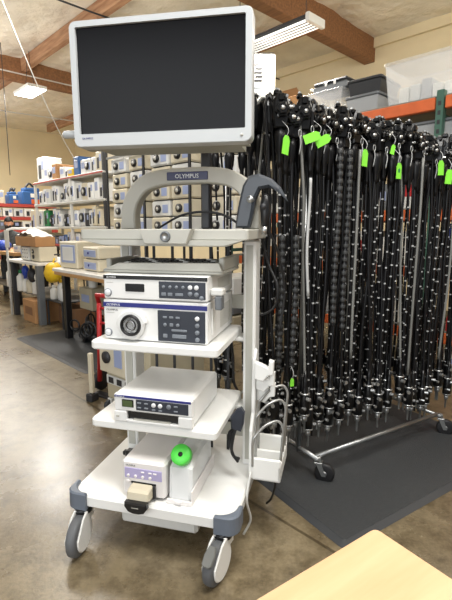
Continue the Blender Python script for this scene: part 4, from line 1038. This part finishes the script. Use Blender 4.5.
for j in range(9):
    th = PI*.62*j/8
    for i in range(20):
        an = 2*PI*i/20; x, y, z = math.sin(th)*math.cos(an), math.sin(th)*math.sin(an), math.cos(th)
        k = 1.0 if not (y < -.3 and z < .45) else .82
        vs.append((x*.083*k, y*.104*k+.006, z*.126+.004))
q.add(vs, [(j*20+i, j*20+(i+1) % 20, (j+1)*20+(i+1) % 20, (j+1)*20+i) for j in range(8) for i in range(20)], HAIR, True, T=hT); obj('hair', q, pt, label='short black hair')
q = MB(); q.prism([(-.055, .0), (.055, 0), (.05, -.06), (.02, -.085), (-.02, -.085), (-.05, -.06)], -.108, -.085, MASK, 'xz', .006, T=hT); obj('face_mask', q, pt, label='dark face mask')
for sx in (-1, 1):
    hx, hy, hz = sx*.11, -.46, .878
    q = MB(); q.box((hx-.038, hy-.05, hz-.014), (hx+.038, hy+.05, hz+.014), SKIN, .012)
    for k, (fx, fl_) in enumerate(((-.029, .062), (-.010, .075), (.010, .07), (.029, .055))):
        q.tube([(hx+fx, hy-.045, hz), (hx+fx, hy-.045-fl_*.5, hz+.004), (hx+fx*.9, hy-.045-fl_*.9, hz-.016), (hx+fx*.85, hy-.045-fl_, hz-.028)], .009, SKIN, 7, rad=[.0095, .009, .008, .005])
    q.tube([(hx-sx*.032, hy+.02, hz), (hx-sx*.058, hy-.015, hz-.004), (hx-sx*.064, hy-.045, hz-.014)], .01, SKIN, 7, rad=[.012, .0105, .007])
    obj('hand', q, pt)
st = thing('stool', 'dark stool under the person at the far left', 'stool', PF.w(0, .02), PF.rz)
a = MB(); a.cyl((0, 0, .44), .18, .05, DKG, 'z', 20, bev=.01); obj('seat', a, st); a = MB(); a.cyl((0, 0, .05), .025, .4, SILV); obj('column', a, st)
a = MB()
for k in range(5): an = 2*PI*k/5; a.tube([(0, 0, .07), (.24*math.cos(an), .24*math.sin(an), .03)], .018, DKG, 6)
obj('base', a, st)

# ---- long white shelf unit full of instruments
LS = Fr(-3.42, 7.95, RB)
SL = 2.5
t = thing('shelf_unit', 'long white shelf unit packed with white instruments left of the monitor', 'shelf', LS.w(0, 0), RB)
TZ = (1.27, 1.655, 2.03)
for z in TZ:
    a = MB(); a.box((0, 0, z-.035), (SL, .5, z), OFFW, .003); a.box((0, -.004, z-.03), (SL, .0, z-.012), GREYW if z < 2.0 else REDS); obj('shelf', a, t)
for x in (.02, 1.42, SL-.02):
    for y in (.03, .48): leg(t, x, y, 2.03 if x < 2 else 2.4, OFFW if x < 2 else DKG, .02)
a = MB(); a.box((0, .03, .88), (SL, .5, .92), DKG, .004); a.box((0, -.02, .95), (SL, .02, .985), REDS, .004); obj('counter', a, t, label='dark counter with red edge')
rnd = random.Random(12)
WB = [(OFFW, 'white'), (DEVW, 'pale grey'), (OFFW, 'white'), (BEIGE, 'cream'), (DEVW, 'pale grey')]
for zi, (z, nm) in enumerate(((1.27, 'lower'), (1.655, 'middle'), (2.03, 'top'))):
    x = .06; i = 1
    while x < SL-.18:
        big = zi == 2 and i == 1
        w_ = .34 if big else rnd.uniform(.12, .22); h = .42 if big else rnd.uniform(.2, .31)
        if zi == 2 and i in (5, 6): h *= .7
        m, cn = rnd.choice(WB)
        if zi == 2 and i == 4: m, cn = CARD, 'brown'
        if zi == 2 and i == 7: m, cn, h = YEL, 'yellow', .12
        if zi == 2 and i == 8: m, cn = BLUE, 'blue'
        if zi == 0 and i % 4 == 3: m, cn, h = DKG, 'dark', .2
        if zi == 0 and i == 2: m, cn, h = GRN, 'green', .28
        if x+w_ > SL-.05: break
        inst(LS, x+w_/2, .03+rnd.uniform(0, .05), z, w_-.02, .32, h, m, 'bench_instrument', '%s boxy instrument on the long shelf unit\'s %s tier, %s from the left' % (cn, nm, ORD[i]), 'instrument', rnd.choice([f_slot, f_slot, f_port1, None]), 0, 'instruments on the long shelf unit')
        x += w_; i += 1
x = .05; i = 1
while x < 1.5:
    w_ = rnd.uniform(.1, .2); h = rnd.uniform(.14, .3)
    m, cn = rnd.choice([(OFFW, 'white'), (LEGG, 'grey'), (DKG, 'dark'), (BEIGE, 'cream'), (LBLUE, 'pale blue'), (BLUE, 'blue')])
    inst(LS, x+w_/2, .06, .92, w_-.02, .3, h, m, 'bench_instrument', '%s small instrument on the counter under the long shelf unit, %s from the left' % (cn, ORD[i]), 'instrument', rnd.choice([f_slot, f_port1, None]), 0, 'instruments on the counter')
    x += w_; i += 1
# cabinet stack of white and green boxes at the unit's left end
DS = Fr(LS.w(-.25, -.02)[0], LS.w(-.25, -.02)[1], RB)
t = thing('side_table', 'small dark side table holding a white tower at the long shelf unit\'s left end', 'table', DS.w(0, 0), RB)
a = MB(); a.box((-.2, 0, .92), (.22, .45, .95), DKG, .004); obj('table_top', a, t)
for x in (-.17, .19):
    for y in (.03, .42): leg(t, x, y, .92, DKG, .02)
inst(DS, .05, .05, .95, .2, .3, .62, BEIGE, 'white_tower', 'tall off-white tower on the small dark side table', 'instrument', f_slot)

# ---- wire rack of stacked beige processors behind the arch
WR = Fr(-1.32, 5.0, RB)
WL = 2.15
t = thing('wire_rack', 'black wire rack stacked with beige processors behind the trolley arch', 'rack', WR.w(0, 0), RB)
for x in (0, .72, 1.44, WL):
    for y in (0, .5): leg(t, x, y, 2.15, BLACK, .012)
for z in (.35, 1.2, 2.02):
    a = MB(); a.box((0, -.01, z-.03), (WL, .01, z-.01), GALV); a.box((0, .49, z-.03), (WL, .51, z-.01), GALV)
    for i in range(44): a.box((i*WL/43-.003, 0, z-.012), (i*WL/43+.003, .5, z-.005), GALV)
    obj('wire_shelf', a, t)
cols = [('leftmost', .2), ('second', .56), ('third', .95), ('fourth', 1.28), ('rightmost', 1.8)]
rows = ['bottom', 'second', 'third', 'fourth', 'top']
for cn, x in cols:
    for k in range(5):
        w_ = .29 if cn != 'rightmost' else .36
        inst(WR, x, .02+.01*(k % 2), 1.196+k*.158, w_, .4, .154, BEIGE if (k+len(cn)) % 3 else OFFW, 'stacked_processor', 'beige processor with black port, %s of the %s stack on the wire rack' % (rows[k], cn), 'instrument', f_port1, 0, 'stacked processors on the wire rack')
    for k in range(3):
        inst(WR, x, .03, .346+k*.165, .30, .4, .16, [BEIGE2, LEGG, OFFW][k], 'stacked_box', '%s box, %s on the low shelf\'s %s stack' % (['tan', 'grey', 'white'][k], ['bottom', 'middle', 'top'][k], cn), 'instrument', f_slot, 0, 'boxes on the wire rack\'s low shelf')
for x, lab in ((.38, 'left'), (1.62, 'right')):
    pass

# ---- red-beamed wall shelving with blue machines at far left
WS = Fr(-5.05, 10.3, RA)
t = thing('red_shelving', 'red-edged shelving against the far left wall', 'shelf', WS.w(0, 0), RA)
for z in (.6, 1.2, 1.5, 1.8):
    a = MB(); a.box((-1.6, 0, z-.07), (1.15, .5, z), REDS, .004); obj('shelf', a, t)
for x in (-1.55, -.2, 1.1):
    for y in (.03, .47): leg(t, x, y, 1.8, LEGG, .025)
def blue_machine(x, lab, w_=.36, h=.42):
    t = thing('blue_machine', lab, 'machine', WS.w(x, .06, 1.8), RA)
    a = MB(); a.box((-w_/2, 0, .0), (w_/2, .34, h*.62), BLUE, .02); a.box((-w_*.36, .04, h*.62), (w_*.36, .3, h*.8), BLUE, .02); obj('body', a, t)
    a = MB(); a.box((-w_*.12, -.006, h*.34), (w_*.2, .0, h*.52), PAPER, .002); a.box((-w_*.1, -.006, .02), (w_*.42, .0, h*.25), ORANGE if 'orange' in lab else OFFW, .002); obj('face_label', a, t)
    a = MB(); a.tube(curve3([(-w_*.3, .1, h*.78), (-w_*.1, .08, h*1.0), (w_*.1, .08, h*.86), (w_*.3, .1, h*1.02)], 4), .025, DKG, 7); obj('motor', a, t)
blue_machine(.62, 'blue machine with orange label on the red-edged shelf, nearest the off-white tower', .5, .5)
blue_machine(.18, 'small dark blue box machine beside the orange-labelled one', .2, .36)
blue_machine(-.62, 'blue machine on the red-edged shelf at the left edge of the photo', .5, .48)
inst(WS, -.15, .06, 1.8, .24, .3, .3, BEIGE, 'cream_box', 'cream box between the blue machines on the red-edged shelf', 'box', f_slot)
for i in range(8):
    inst(WS, -.95+i*.24, .04, 1.5, .22, .34, .2, [PAPER, OFFW, PAPER, BEIGE][i % 4], 'file_box', 'white file box on the second red-edged shelf, %s from the left' % ORD[i+1], 'box', f_slot, 0, 'file boxes on the red-edged shelf')
for i in range(6):
    inst(WS, -.9+i*.34, .04, 1.2, .28, .34, .2, [DKG, LBLUE, LEGG, DKG, PAPER, DKG][i], 'shelf_bin', '%s bin on the third red-edged shelf, %s from the left' % (['dark', 'pale blue', 'grey', 'black', 'white', 'charcoal'][i], ORD[i+1]), 'bin', f_slot, 0, 'bins on the red-edged shelf')
